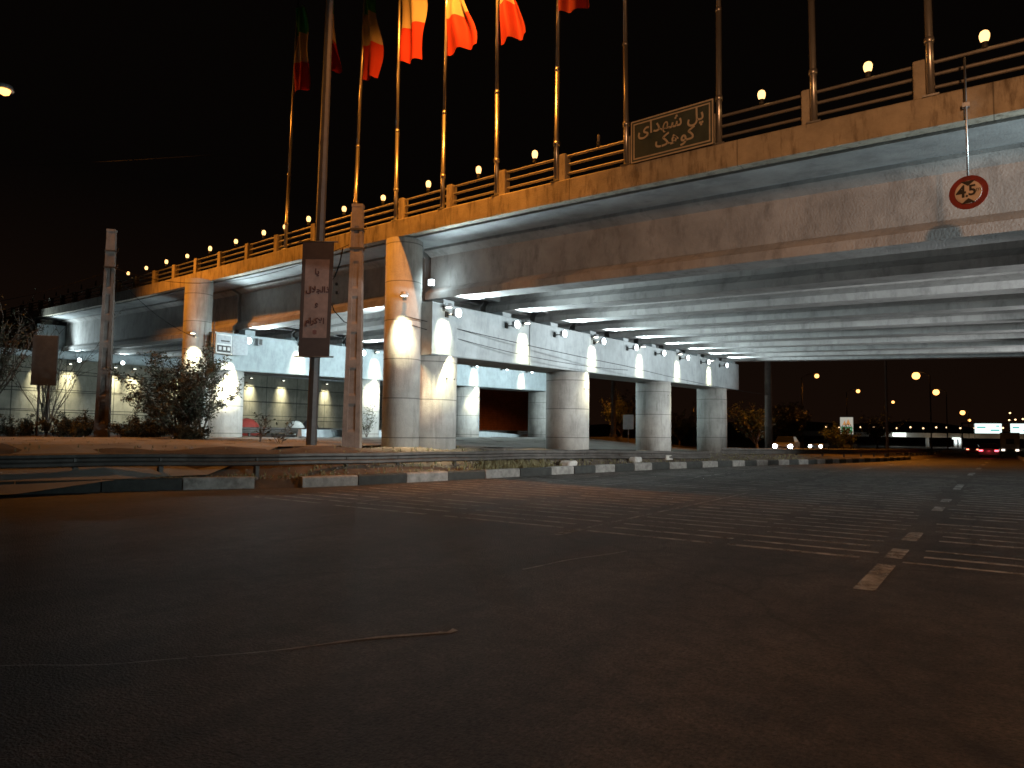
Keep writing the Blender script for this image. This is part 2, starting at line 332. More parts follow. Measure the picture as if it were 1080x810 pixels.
# ------------------------------------------------------------------ the bridge
S = 2 / 13.0
ZP = [(-90, 11.2), (-59.5, 9.66), (-47, 9.0), (-36.5, 8.50), (-30, 8.25), (-23.6, 8.02), (-19, 7.88), (-15, 7.72), (-11.5, 7.56), (-8, 7.38), (-4.1, 7.16), (.4, 6.88), (12, 6.1)]
ZG = [(-90, 8.6), (-54, 6.6), (-44.6, 6.19), (-36, 5.88), (-27.8, 5.68), (-21, 5.62), (-15, 5.52), (-10, 5.26), (-4, 5.0), (0, 4.83), (12, 4.3)]
def smi(x, P, w=3.0): return sum(interp(x + d * w / 3, P) for d in (-3, -2, -1, 0, 1, 2, 3)) / 7
zp = lambda x: smi(x, ZP); zg = lambda x: smi(x, ZG)
YC = lambda c, x: c - S * x
cf = lambda c: .02 * (c - 13.0)
XE = 11.0
bridge = thing('road_bridge', 'long concrete overpass on round columns crossing the road, orange-lit above and white-lit underneath', 'bridge', (-15, 20, .8))
xs = frange(-86, XE, 1.6)
# near and far parapets
def parapet(name, c0, c1, top, bot, z_off):
    mb = MB(); rings = []
    for x in xs:
        zt = zp(x) + z_off; s_ = 1 if c0 < c1 else -1
        pr = [(c0, zt - bot), (c0, zt + top - .03), (c0 + .03 * s_, zt + top), (c1 - .03 * s_, zt + top), (c1, zt + top - .03), (c1, zt - bot + .06), (c0 + .09 * s_, zt - bot + .06), (c0 + .06 * s_, zt - bot)]
        rings.append([(x, YC(c, x), z) for c, z in pr])
    mb.sweep(rings); return build(name, mb, m_parapet, bridge)
parapet('parapet', 12.99, 13.4, 0, .53, 0); parapet('parapet', 45.6, 45.2, 0, .53, cf(45))
mb = MB(); rings = []
for x in xs:
    b = zp(x) - .55; rings.append([(x, YC(13.42, x), b + .03), (x, YC(14.3, x), b - .02), (x, YC(45.18, x), b + cf(45)), (x, YC(45.18, x), b + cf(45) + .25), (x, YC(13.42, x), b + .27)])
mb.sweep(rings); build('deck_slab', mb, m_slab, bridge)
ad = MB(); ad.add([(x, YC(c, x), zp(x) - .29 + cf(c)) for x in xs for c in (13.44, 45.16)], [(2 * i, 2 * i + 1, 2 * i + 3, 2 * i + 2) for i in range(len(xs) - 1)])
build('deck_surfacing', ad, m_asph, bridge)
# girders, ten abreast, span by span
SPANS = [(9.3, -15.0), (-15.3, -27.95), (-28.25, -54.2)]
def girder(c, xa, xb, ends=True):
    mb = MB(); rings = []; n = max(3, int(abs(xb - xa) / 2.2)); k = cf(c)
    for i in range(n + 1):
        x = xa + (xb - xa) * i / n; b = zg(x) + k; t = zp(x) - .565 + k * .95; y = YC(c, x)
        pr = [(-.37, b), (.37, b), (.37, b + .20), (.13, b + .40), (.13, t - .26), (.45, t - .12), (.45, t), (-.45, t), (-.45, t - .12), (-.13, t - .26), (-.13, b + .40), (-.37, b + .20)]
        rings.append([(x, y + q, z) for q, z in pr])
    mb.sweep(rings); return build('girder', mb, m_girder, bridge)
GC = [14.83 + 3.2 * i for i in range(10)]
for xa, xb in SPANS:
    for c in GC: girder(c, xa, xb)
    for xd in (xa - .35, xb + .4):
        for c, c2 in zip(GC, GC[1:]):
            dm = MB(); k = cf(c); b = zg(xd) + k + .35; t = zp(xd) - .6 + k
            dm.hexa([(xd - .12, YC(c + .14, xd), b), (xd + .12, YC(c + .14, xd), b), (xd + .12, YC(c2 - .14, xd), b + .06), (xd - .12, YC(c2 - .14, xd), b + .06),
                     (xd - .12, YC(c + .14, xd), t), (xd + .12, YC(c + .14, xd), t), (xd + .12, YC(c2 - .14, xd), t + .06), (xd - .12, YC(c2 - .14, xd), t + .06)])
            build('cross_diaphragm', dm, m_girder, bridge)
# piers
def pier(xc, tall_y, col_y, y0, y1, ztop, zbot, col_r=.9, tall_r=.56):
    cap = MB(); t0, t1 = ztop; b0, b1 = zbot; w = .9; ch = .03
    def sec(y, t, b): return [(xc - w, y, b + ch), (xc - w + ch, y, b), (xc + w - ch, y, b), (xc + w, y, b + ch), (xc + w, y, t - ch), (xc + w - ch, y, t), (xc - w + ch, y, t), (xc - w, y, t - ch)]
    cuts = [y0, y0 + 5.35, y1]   # a joint between the two cast halves
    for a, b_ in ((y0, cuts[1] - .03), (cuts[1] + .03, y1)):
        f = lambda y, p0, p1: p0 + (p1 - p0) * (y - y0) / (y1 - y0)
        cap.sweep([sec(a, f(a, t0, t1), f(a, b0, b1)), sec(b_, f(b_, t0, t1), f(b_, b0, b1))])
    cap.box(xc - .8, xc + .8, cuts[1] - .04, cuts[1] + .04, f(cuts[1], b0, b1) + .08, f(cuts[1], t0, t1) - .08)
    for c in GC:
        y = YC(c, xc); t = f(max(y, y0), t0, t1)
        for dx in (-.45, .45): cap.box(xc + dx - .22, xc + dx + .22, y - .26, y + .26, t - .03, zg(xc) + cf(c) + .02)
    po = build('pier_crosshead', cap, m_cap, bridge)
    for cy in col_y:
        t = b0 + (b1 - b0) * (cy - y0) / (y1 - y0) + .02; z0 = gz(xc, cy) - .6; cm = MB()
        cm.lathe([(col_r, z0), (col_r, t)], 40, (xc, cy, 0)); cl = build('column', cm, m_colm, po)
        for dy in (-.16, .22):
            hm = MB(); ax = math.sqrt(col_r ** 2 - dy * dy) * (1 if xc < 0 else -1); hm.lathe([(.03, -.012), (.03, .012)], 8, (0, 0, 0)); hm.v = [(xc + ax + p[2] * .6, cy + dy + p[0], t - .72 + p[1]) for p in hm.v]; build('anchor_hole', hm, m_dark, po)
    if tall_y:
        cm = MB(); top = zp(xc) - .53; z0 = gz(xc, tall_y) - .6
        cm.lathe([(tall_r, z0), (tall_r, top)], 32, (xc, tall_y, 0)); build('tall_column', cm, m_colm, po)
        # the tall column stands against the squarer buttress behind it
    return po
T1 = 15.78
pier(-15, T1, [17.0, 25.75, 34.6, 43.6], 16.1, 46.2, (5.29, 5.90), (3.68, 4.25))
pier(-28.1, 17.05, [18.3, 26.6, 35.4, 44.3], 17.3, 48.2, (5.44, 5.98), (3.84, 4.40))
pier(9.2, None, [13.0, 22.0, 31.2, 40.0], 11.7, 42.6, (4.2, 4.75), (2.7, 3.2))
# abutment and wing wall
ab = MB(); zt0 = 6.3
ab.hexa([(-55.4, -2, -.2), (-54, -2, -.2), (-54, 57.6, -.2), (-55.4, 57.6, -.2), (-55.4, -2, 6.05), (-54, -2, 6.05), (-54, 57.6, 6.75), (-55.4, 57.6, 6.75)])
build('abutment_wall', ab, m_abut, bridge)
ab = MB(); ab.box(-55.0, -53.7, 17, 57.8, 6.05, 6.45); build('abutment_seat', ab, m_cap, bridge)
ab = MB()
ab.hexa([(-55.1, 21.4, 6.4), (-54.5, 21.3, 6.4), (-54.5, 53, 6.9), (-55.1, 53, 6.9), (-55.1, 21.4, 8.4), (-54.5, 21.3, 8.4), (-54.5, 53, 9.2), (-55.1, 53, 9.2)]); build('back_wall', ab, m_cap, bridge)
# embankment behind abutment (wing wall following the parapet)
ab = MB(); rings = []
for x in frange(-86, -55.5, 2.5): rings.append([(x, YC(13.45, x), -.2), (x, YC(14.1, x), -.2), (x, YC(14.1, x), zp(x) - .54), (x, YC(13.45, x), zp(x) - .54)])
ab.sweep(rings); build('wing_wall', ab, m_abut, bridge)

# near railing: three tubes and concrete posts
rl = MB()
for hz in (.2, .42, .63):
    rl.tube([(x, YC(13.2, x), zp(x) + hz) for x in xs], .032, 8)
railing = build('railing', rl, m_rail, bridge)
POSTS = [8.5, 6.3, 4.2, 2.4, .8, -1.0, -2.83, -4.72, -6.68, -8.59, -10.59, -12.63, -14.8, -17.3, -19.75, -22.32, -24.63, -27.08, -29.45, -31.86, -34.3, -36.88, -39.5, -42.1, -44.7, -47.3, -49.9, -52.5, -55.1, -57.7, -60.3, -63, -66]
for x in POSTS:
    p = MB(); y = YC(13.2, x); p.bbox(x - .10, x + .10, y - .12, y + .12, zp(x) - .02, zp(x) + .68, .015); build('railing_post', p, m_parapet, railing)
rl = MB()
for hz in (.2, .42, .63): rl.tube([(x, YC(45.4, x), zp(x) + cf(45) + hz) for x in xs[::2]], .032, 6)
rail_far = build('railing', rl, m_rail, bridge)

# ------------------------------------------------------------------ lamps under the bridge
def flood_proto():
    t = thing('flood_lamp', 'x', 'flood lamp', (0, 0, 0), 0)
    h = MB(); h.bbox(-.05, .05, -.15, .15, -.11, .11, .015); h.box(-.09, -.05, -.12, .12, -.08, .08); build('housing', h, m_lampbody, t, True)
    b = MB(); b.tube([(-.38, 0, -.02), (-.2, 0, -.02), (-.07, 0, 0)], .02, 6); b.box(-.41, -.37, -.07, .07, -.1, .08); build('bracket', b, m_dark, t, True)
    l = MB(); l.lathe([(.12, .0), (.135, .012), (.13, .03), (.09, .055), (.03, .065)], 18); l.v = [(p[2] + .05, p[0], p[1]) for p in l.v]; build('lens', l, m_flood, t, True)
    return t
def down_proto():
    t = thing('wall_downlight', 'x', 'wall light', (0, 0, 0), 0)
    b = MB(); b.tube([(-.22, 0, -.05), (-.16, 0, .02), (-.05, 0, .03)], .016, 6); b.box(-.23, -.20, -.06, .06, -.12, .04); build('bracket', b, m_dark, t, True)
    h = MB(); h.lathe([(.06, .10), (.10, .09), (.13, .0), (.135, -.03), (.125, -.03), (.11, .0)], 16); build('shade', h, m_lampbody, t, True)
    l = MB(); l.lathe([(.085, -.035), (.10, -.02), (.10, .0)], 14); build('lens', l, m_down, t, True)
    return t
FP = flood_proto(); DP = down_proto(); usedF = []; usedD = []
def place(proto, used, loc, rz, label, group):
    o = proto if not used else copy_tree(proto)
    used.append(1); o.location = loc; o.rotation_euler = (0, 0, rz); o['label'] = label; o['group'] = group; WL[o.name] = Vector(loc)
    return o
pend = []
def flood(loc, rz, label, group, power=1.0): pend.append(('f', loc, rz, label, group, power))
def down(loc, rz, label, group, power=1.0, cone=.40, tilt=-.15): pend.append(('d', loc, rz, label, group, power, cone, tilt))
topf1 = lambda y: 5.29 + .61 * (y - 16.1) / 30.1
topf2 = lambda y: 5.44 + .54 * (y - 17.3) / 30.9
for i in range(9):
    y = 16.75 + 3.2 * i
    flood((-13.68, y, topf1(y) - .32), 0, f'white floodlight facing the road on the near crosshead, {ORD[i]} from the tall column', 'white floodlights along the near crosshead')
    flood((-16.32, y + .4, topf1(y) - .22), math.pi, f'white floodlight behind the near crosshead, {ORD[i]} from the tall column', 'white floodlights on the hidden side of the near crosshead', 21)
for i, y in enumerate([18.6, 21.8, 25.3, 28.4, 31.6, 34.8, 38.0, 41.0, 44.2]):
    if i != 1: flood((-26.78, y, topf2(y) - .3), 0, f'white floodlight on the second crosshead, {ORD[i]} bay from the electric box', 'white floodlights along the second crosshead')
for i, y in enumerate([20.77, 23.6, 26.6, 30.0, 33.2, 36.6, 40.0, 43.3, 46.5]):
    if i in (3, 4, 6, 7): continue
    flood((-53.4, y, (6.45 if i == 0 else 5.95 + .02 * (y - 20))), 0, f'white floodlight atop the far abutment wall, {ORD[i]} bay from the left', 'white floodlights on the far abutment wall', 1.2 if i == 0 else .5)
for i in range(9):
    y = 18.9 + 3.2 * i
    flood((-29.45, y, topf2(y) - .3), math.pi, f'added unseen floodlight on the back of the second crosshead, {ORD[i]} from its electric box end', 'added floodlights on the hidden side of the second crosshead', 9)  # unseen lamps added to brighten the abutment and the brick wall
for i, y in enumerate([12.1, 18, 24, 30.5, 37.5]): flood((7.9, y, 4.0), math.pi, f'added unseen floodlight on the crosshead right of the road, {ORD[i]} one from the bridge edge', 'added unseen floodlights on the crosshead across the road', 45 if i == 0 else 90)  # unseen lamps added to light the near crosshead face and deck overhang
for i, y in enumerate([16.62, 21.0, 26.2, 30.9, 35.6, 40.5]):
    down((-13.90, y, topf1(y) - .12), 0, f'hooded downlight washing the near crosshead, {ORD[i]} from the tall column', 'hooded downlights on the near crosshead', 1.0)
for i, y in enumerate([17.9, 21.6, 26.55, 31.0, 35.1, 40.4]):
    down((-27.0, y, topf2(y) - (.9 if i == 0 else .12)), 0, 'hooded downlight under the electric box washing the second row column' if i == 0 else f'small hooded downlight on the second crosshead, {ORD[i]} light counting from the electric box', 'hooded downlights on the second crosshead', 2.2 if i == 0 else 1.1, .5 if i == 0 else .4)
down((-14.38, 15.16, 5.35), R(-50), 'hooded downlight bracketed to the tall near column below the parapet', 'downlights on tall columns', 1.3, .5)
down((-27.48, 16.48, 5.3), R(-45), 'hooded downlight bracketed to the tall second column behind the bush', 'downlights on tall columns', 1.3, .5)
for i, y in enumerate([21.3, 23.2, 26.3, 27.7, 31.1, 37.8, 41.15, 46.2]):
    down((-53.72, y, 5.75), 0, f'hooded downlight on the far abutment wall, {ORD[i]} patch from the left', 'downlights on the far abutment wall', 2.2, .8, -.10)
lf = bpy.data.lights.new('flood_light', 'SPOT')
for it in pend:
    if it[0] == 'f': place(FP, usedF, *it[1:5])
    else: place(DP, usedD, *it[1:5])
# give each lamp its light
allL = [o for o in COL.objects if o.type == 'EMPTY' and o.get('category') in ('flood lamp', 'wall light')]
fl = [o for o in allL if o['category'] == 'flood lamp']; dl = [o for o in allL if o['category'] == 'wall light']
for o, it in zip(fl, [p for p in pend if p[0] == 'f']):
    big = it[5] > 5
    light('floodlight_beam', 'SPOT', (.24, 0, .02), (P_BEAM if big else P_FLOOD) * it[5], (.92, .98, 1.0) if it[5] > 50 else COOL, o, .12, (1, 0, (.14 if it[5] > 30.5 else -.02) if big else .72), (70 if it[5] < 30.5 else 50) if big else 150, .5 if big else .7)
for o, it in zip(dl, [p for p in pend if p[0] == 'd']):
    lo_ = light('downlight_beam', 'AREA', (0, 0, -.05), P_DOWN * it[5], WARMW, o, .05, (it[7], 0, -1)); lo_.data.shape = 'RECTANGLE'; lo_.data.size = .05; lo_.data.size_y = it[6]; lo_.data.spread = R(46)
    lo_.rotation_euler = (0, math.atan(-it[7]) , 0)
bpy.data.lights.remove(lf)
# small bright box light beside the tall column head
t = thing('bulkhead_lamp', 'small bright square lamp on the girder end beside the tall near column', 'wall light', (-14.45, 16.42, 5.95))
h = MB(); h.bbox(-.07, .07, -.05, .05, -.10, .10, .01); build('housing', h, m_lampbody, t, True)
h = MB(); h.box(.0705, .085, -.045, .045, -.09, .09); h.box(-.06, .06, -.066, -.0505, -.09, .09); build('lens', h, EM('bulkhead_lens', (.8, .95, 1), 14), t, True)
light('bulkhead_light', 'POINT', (.25, -.12, 0), 22, COOL, t, .05)

# ------------------------------------------------------------------ on the parapet: flagpoles, flags, lanterns, name board
m_flagm = bpy.data.materials.new('flag_cloth'); m_flagm.use_nodes = True
n = m_flagm.node_tree; b = n.nodes['Principled BSDF']; at = n.nodes.new('ShaderNodeAttribute'); at.attribute_name = 'v'; rmp = n.nodes.new('ShaderNodeValToRGB'); rmp.color_ramp.interpolation = 'CONSTANT'
rmp.color_ramp.elements[0].color = (.42, .024, .016, 1); rmp.color_ramp.elements[1].position = .335; rmp.color_ramp.elements[1].color = (.40, .33, .25, 1)
e = rmp.color_ramp.elements.new(.667); e.color = (.04, .28, .08, 1)
n.links.new(at.outputs['Fac'], rmp.inputs[0]); n.links.new(rmp.outputs[0], b.inputs['Base Color']); b.inputs['Roughness'].default_value = .8
trl = n.nodes.new('ShaderNodeBsdfTranslucent'); n.links.new(rmp.outputs[0], trl.inputs[0]); mxs = n.nodes.new('ShaderNodeMixShader'); mxs.inputs[0].default_value = .45
n.links.new(b.outputs[0], mxs.inputs[1]); n.links.new(trl.outputs[0], mxs.inputs[2]); n.links.new(mxs.outputs[0], n.nodes['Material Output'].inputs['Surface'])
def flag(x, y, zb, h, w, seed, lab):
    rnd = random.Random(seed); mb = MB(); nu, nv = 26, 34; vals = []; p1 = rnd.uniform(0, 6); p2 = rnd.uniform(0, 6); nf = rnd.uniform(1.1, 1.9); hang = rnd.uniform(.25, .5)
    for j in range(nv + 1):
        v = j / nv
        for i in range(nu + 1):
            u = i / nu; wv = w * (.62 + .38 * math.sin(v * 2.6 + p1 * .3 + .5)) * (1 - .12 * math.sin(v * 7 + p2))
            fx = u * wv; fy = .16 * u ** .6 * math.sin(u * nf * 6.28 + p1 + v * 1.6) + .05 * math.sin(v * 9 + u * 5 + p2)
            fz = v * h - u * hang * (1 - v * .3) * .35 + .05 * math.sin(u * 8 + p2) * (1 - v)
            mb.v.append((x + .06 + fx, y - .02 - fy * .9 - .05 * u, zb + fz)); vals.append(v)
    mb.f = [(j * (nu + 1) + i, j * (nu + 1) + i + 1, (j + 1) * (nu + 1) + i + 1, (j + 1) * (nu + 1) + i) for j in range(nv) for i in range(nu)]
    mb.mi = [0] * len(mb.f); mb.sm = [True] * len(mb.f)
    o = build('flag', mb, m_flagm); a = o.data.attributes.new('v', 'FLOAT', 'POINT')
    for i, q in enumerate(vals): a.data[i].value = q
    tag(o, lab, 'flag', 'flags hanging from the bridge flagpoles'); return o
POLES = [-21.52, -19.28, -17.17, -15.0, -12.88, -10.75, -8.75, -6.74, -4.55, -2.7, -.84]
PN = ['far left flagpole, sixth and dimmest beyond the tall near column', 'dim flagpole just behind the black banner post', 'flagpole rising behind the tapered concrete utility pole', 'flagpole standing just left of the tall near column head', 'flagpole with bright red and cream flag, second right of the utility pole', 'bright flagpole with plain red flag bottom, third right of the utility pole', 'second flagpole left of the green name board', 'flagpole at the left edge of the green name board', 'flagpole at the right edge of the green name board', 'first flagpole to the right of the name board pair, beside a concrete post', 'flagpole nearest the height limit sign on the far right']
PN[0] = 'farthest steel flagpole on the left, standing beside a railing post'
for x, lb in zip(POLES, PN):
    z0 = zp(x); y = YC(13.06, x); hgt = 9.9; t = thing('flagpole', 'tall steel ' + lb if not lb.startswith('farthest') else lb, 'flagpole', (x, y, z0), 0, 'steel flagpoles along the parapet')
    lean = random.uniform(-.012, .006)
    if x < -16: lean = .25 / 9
    if x > -3: lean = -.06 / 9
    P_ = lambda z: (lean * z, 0, z)
    mb = MB(); mb.tube([P_(.0), P_(.9), P_(2.8)], [.062, .060, .056], 12); mb.tube([P_(2.8), P_(6), P_(hgt)], [.046, .044, .032], 12); build('pole', mb, m_flagpole, t, True)
    mb = MB(); mb.lathe([(.075, .9), (.078, .95), (.075, 1.0)], 12, (lean * .95, 0, 0)); mb.lathe([(.064, 2.76), (.066, 2.8), (.05, 2.86)], 12, (lean * 2.8, 0, 0)); build('sleeve', mb, m_flagpole, t, True)
    mb = MB(); mb.box(-.12, .12, -.075, .12, -.01, .02); build('base_plate', mb, m_steel, t, True)
    mb = MB(); mb.tube([(lean * 1.2 + .075, -.02, 1.2), (lean * 9.5 + .05, -.02, 9.5)], .006, 4); build('halyard', mb, m_black, t, True)
# flags: bottom heights read from the photograph
for x, zb, h, w, sd, lb in [(-21.52, 13.85, 3.2, .8, 1, 'very dim furled flag on the farthest flagpole'), (-19.28, 13.75, 3.2, .8, 2, 'dim flag half hidden by the black banner post'), (-17.17, 12.85, 3.3, .75, 3, 'dim flag above the tapered concrete utility pole'), (-15.0, 12.6, 3.3, .95, 4, 'narrow flag with dark red foot and cream band, left of the brightest flags'), (-12.88, 12.15, 3.1, 1.1, 5, 'bright flag showing orange red foot and cream band above it'), (-10.75, 11.65, 3.2, .85, 6, 'bright plain orange red flag end, right of the cream and red one'), (-8.75, 11.6, 3.0, .95, 7, 'flag of which only a small red corner shows at the top'), (-6.74, 12.2, 3, .7, 8, 'flag above the left edge of the name board'), (-4.55, 12.2, 3, .7, 9, 'flag above the right edge of the name board'), (-2.7, 12.2, 3, .7, 10, 'flag on the pole right of the name board'), (-.84, 12.2, 3, .7, 11, 'flag above the height limit sign')]:
    z0 = zp(x); lean = (.25 / 9 if x < -16 else (-.06 / 9 if x > -3 else 0))
    flag(x + lean * (zb - z0), YC(13.06, x), zb, h, w, sd, lb)
# lanterns
LANT = [-.09, -1.8, -3.71, -5.6, -7.58, -9.54, -11.56, -13.65, -15.82, -17.97, -20.19, -21.83, -23.44, -25.77, -28.19, -30.57, -32.99, -35.56, -38.12, -40.7, -43.4, -46.08, -48.8, -51.43, -54.3, -57.3, -60.0]
OFF = {-7.58, -5.6, -40.7, -43.4, -46.08, -48.8, -51.43, -54.3, -57.3, -60.0}
def lantern(x, lit):
    t = thing('railing_lantern', 'x', 'lantern', (x, YC(13.2, x), zp(x) + .66))
    b = MB(); b.lathe([(.035, -.02), (.05, 0), (.045, .05), (.035, .07), (.055, .09)], 12); build('socket', b, m_dark, t, True)
    gq = MB(); gq.lathe([(.04, .09), (.058, .12), (.072, .17), (.074, .22), (.058, .265), (.03, .285)] if lit else [(.03, .09), (.034, .12), (.034, .25), (.02, .27)], 14); build('globe', gq, m_globe if lit else m_globe_off, t, True); return t
lit_p = lantern(0, True); off_p = lantern(0, False); ul = [0, 0]
lc = 0; uc = 0
for i, x in enumerate(LANT):
    off = x in OFF; pr = off_p if off else lit_p; o = pr if ul[off] == 0 else copy_tree(pr); ul[off] += 1
    o.scale = (1, 1, random.uniform(.9, 1.08)); o.location = (x, YC(13.2, x), zp(x) + .66 + min(.12, max(0, -x * .004))); WL[o.name] = Vector(o.location)
    o['group'] = 'lanterns along the bridge railing'
    if x == -7.58: lb = 'unlit lantern stub on the railing left of the name board'
    elif x == -5.6: lb = 'unlit lantern hidden behind the green name board'
    elif off: uc += 1; lb = f'unlit lantern stub on the distant dark railing, {ORD[uc-1]} beyond the last glowing lantern'
    else:
        lc += 1; lb = 'glowing lantern ' + ['above the round height limit sign, nearest of all', 'between the two rightmost flagpoles', 'just right of the green name board'][lc - 1] if lc < 4 else f'glowing warm lantern on the railing, {ORD[lc-4]} lit one left of the name board'
    o['label'] = lb

def text_mesh(s, size, bold=.0):
    cu = bpy.data.curves.new('txt', 'FONT'); cu.body = s; cu.size = size; cu.offset = bold; cu.align_x = 'CENTER'; cu.resolution_u = 3
    o = bpy.data.objects.new('txt', cu); COL.objects.link(o); bpy.context.view_layer.update()
    me = bpy.data.meshes.new_from_object(o.evaluated_get(bpy.context.evaluated_depsgraph_get()))
    COL.objects.unlink(o); bpy.data.objects.remove(o)
    bm = bmesh.new(); bm.from_mesh(me); bm.verts.ensure_lookup_table(); bm.verts.index_update(); seen = set(); k = 0
    for v in bm.verts:
        if v.index in seen: continue
        st = [v]; seen.add(v.index); comp = []
        while st:
            w = st.pop(); comp.append(w)
            for ed in w.link_edges:
                q = ed.other_vert(w)
                if q.index not in seen: seen.add(q.index); st.append(q)
        for w in comp: w.co.z += k * .0004
        k += 1
    bm.verts.index_update(); vv = [v.co.copy() for v in bm.verts]; ff = [tuple(v.index for v in f.verts) for f in bm.faces]; bm.free(); bpy.data.meshes.remove(me)
    return vv, ff
def text_on(parent, strings, size, mat, fn, bold=0):
    """strings: (text, u, v); fn maps board coordinates (u, v, out) to parent space"""
    mb = MB()
    for s, u, v in strings:
        vv, ff = text_mesh(s, size if not isinstance(size, dict) else size[s], bold); mb.add([fn(p.x + u, p.y + v, p.z) for p in vv], ff)
    o = build('lettering', mb, mat, parent, True); return o
rv = lambda s: s[::-1]
# the board faces the camera side; local u runs to the right as seen from the road
def face(u, v, w, u_dir, nrm): return u_dir * u + Vector((0, 0, 1)) * v + nrm * w
ud = Vector((1, -S, 0)).normalized(); nn = Vector((-S, -1, 0)).normalized(); slope = (zp(-4.6) - zp(-6.6)) / 2.0
xb = -5.59; nb = thing('name_board', 'dark green bridge name board with pale double border and two lines of Persian lettering', 'sign', (xb, YC(12.93, xb), zp(xb) - .02))
bf = lambda u, v, w: face(u, v + u * slope * .75, w, ud, nn)
mb = MB(); mb.hexa([bf(-.98, 0, -.04), bf(.98, 0, -.04), bf(.98, 0, 0), bf(-.98, 0, 0), bf(-.98, .93, -.04), bf(.98, .93, -.04), bf(.98, .93, 0), bf(-.98, .93, 0)])
build('panel', mb, M('sign_green', (.05, .072, .068), .6, .2, 4), nb, True)
m_cream = M('sign_cream', (.52, .46, .38), .6, .15, 6)
mb = MB()
def frame(i, w, out):
    A = [(-.98 + i, i), (.98 - i, i), (.98 - i, .93 - i), (-.98 + i, .93 - i)]; B = [(-.98 + i + w, i + w), (.98 - i - w, i + w), (.98 - i - w, .93 - i - w), (-.98 + i + w, .93 - i - w)]
    mb.add([bf(u, v, out) for u, v in A + B], [(k, (k + 1) % 4, 4 + (k + 1) % 4, 4 + k) for k in range(4)])
frame(.0, .03, .003); frame(.065, .03, .003); build('border', mb, m_cream, nb, True)
text_on(nb, [(rv('\uFB58\uFEDE \uFEB7\uFEEC\uFEAA\uFE8D\uFBFC'), 0, .56), (rv('\uFB90\uFEEE\uFEEB\uFB8F'), .1, .21)], .38, m_cream, lambda u, v, w: bf(u, v, .004 + w), .006)
mb = MB(); [mb.tube([bf(a, .02, -.075), bf(a, .85, -.075)], .03, 6) for a in (-.7, .7)]; build('mounting_post', mb, m_dark, nb, True)
# height limit sign on its rod
xs_ = -.36; hs = thing('height_limit_sign', 'round red rimmed height limit sign reading 4.5m hanging on a thin rod', 'sign', (xs_, YC(12.86, xs_), 5.19))
rad = .265; sf = lambda u, v, w: face(u, v, w, ud, nn)
def disc(r_, w, m_, name, n_=40):
    mb = MB(); mb.add([sf(r_ * math.cos(6.2832 * k / n_), r_ * math.sin(6.2832 * k / n_), w) for k in range(n_)] + [sf(r_ * math.cos(6.2832 * k / n_), r_ * math.sin(6.2832 * k / n_), w - .012) for k in range(n_)], [tuple(range(n_)), tuple(range(2 * n_ - 1, n_ - 1, -1))] + [(k, (k + 1) % n_, n_ + (k + 1) % n_, n_ + k) for k in range(n_)]); return build(name, mb, m_, hs, True)
disc(rad, 0, M('sign_red', (.19, .016, .014), .5, .25, 8), 'red_disc'); disc(rad * .68, .014, M('sign_face', (.58, .50, .46), .55, .2, 9), 'face')
m_sb = M('sign_black', (.02, .018, .018), .6)
for s_ in (1, -1): mb = MB(); mb.add([sf(-.10, s_ * .175, .017), sf(.10, s_ * .175, .017), sf(0, s_ * .095, .017)], [(0, 1, 2)]); build('arrow', mb, m_sb, hs, True)
text_on(hs, [('4', -.095, -.07), ('.', -.02, -.07), ('5', .055, -.055)], {'4': .27, '.': .2, '5': .23}, m_sb, lambda u, v, w: sf(u, v, .017 + w), .006)
text_on(hs, [('m', .135, -.005)], .09, m_sb, lambda u, v, w: sf(u, v, .017 + w), .0)
mb = MB(); mb.tube([(0, -.0 + .05, .2), (0, .05, zp(xs_) + .45 - 5.19)], .016, 8); mb.box(-.05, .05, .03, .12, zp(xs_) - .35 - 5.19, zp(xs_) - .28 - 5.19); build('rod', mb, m_steel, hs, True)

# ------------------------------------------------------------------ guard rails
def guardrail(name, pts, ztop, label, nstep=2.0, mat=None):
    base = pts[0]; t = thing(name, label, 'guard rail', (base[0], base[1], gz(*base)))
    P = []; acc = 0
    for a, b in zip(pts, pts[1:]):
        k = max(1, int(math.hypot(b[0] - a[0], b[1] - a[1]) / .5)); P += [(a[0] + (b[0] - a[0]) * i / k, a[1] + (b[1] - a[1]) * i / k) for i in range(k)]
    P.append(pts[-1]); mb = MB(); rings = []
    prof = [(0, 0), (.05, -.03), (.05, -.09), (0, -.13), (0, -.18), (.05, -.22), (.05, -.28), (0, -.31)]
    for i, p in enumerate(P):
        q = P[min(i + 1, len(P) - 1)]; o = P[max(i - 1, 0)]; d = Vector((q[0] - o[0], q[1] - o[1], 0)).normalized(); nv = Vector((d.y, -d.x, 0))
        z = ztop(p[1]) + .008 * math.sin(p[1] * 1.7)
        rings.append([Vector((p[0], p[1], z + b)) + nv * a for a, b in prof] + [Vector((p[0], p[1], z + b)) + nv * (a - .012) for a, b in reversed(prof)])
    mb.sweep(rings); build('beam', mb, mat or m_guard, t)
    L = 0; nxt = .5
    for i in range(1, len(P)):
        L += math.hypot(P[i][0] - P[i - 1][0], P[i][1] - P[i - 1][1])
        if L > nxt:
            nxt += nstep; x, y = P[i]; d = Vector((P[i][0] - P[i - 1][0], P[i][1] - P[i - 1][1], 0)).normalized(); nv = Vector((d.y, -d.x, 0)) * -.10
            pm = MB(); pm.box(x + nv.x - .05, x + nv.x + .05, y + nv.y - .05, y + nv.y + .05, gz(x, y) - .2, ztop(y) - .03); pm.box(x + nv.x * .5 - .06, x + nv.x * .5 + .06, y + nv.y * .5 - .05, y + nv.y * .5 + .05, ztop(y) - .26, ztop(y) - .08); build('post', pm, mat or m_guard, t)
    return t
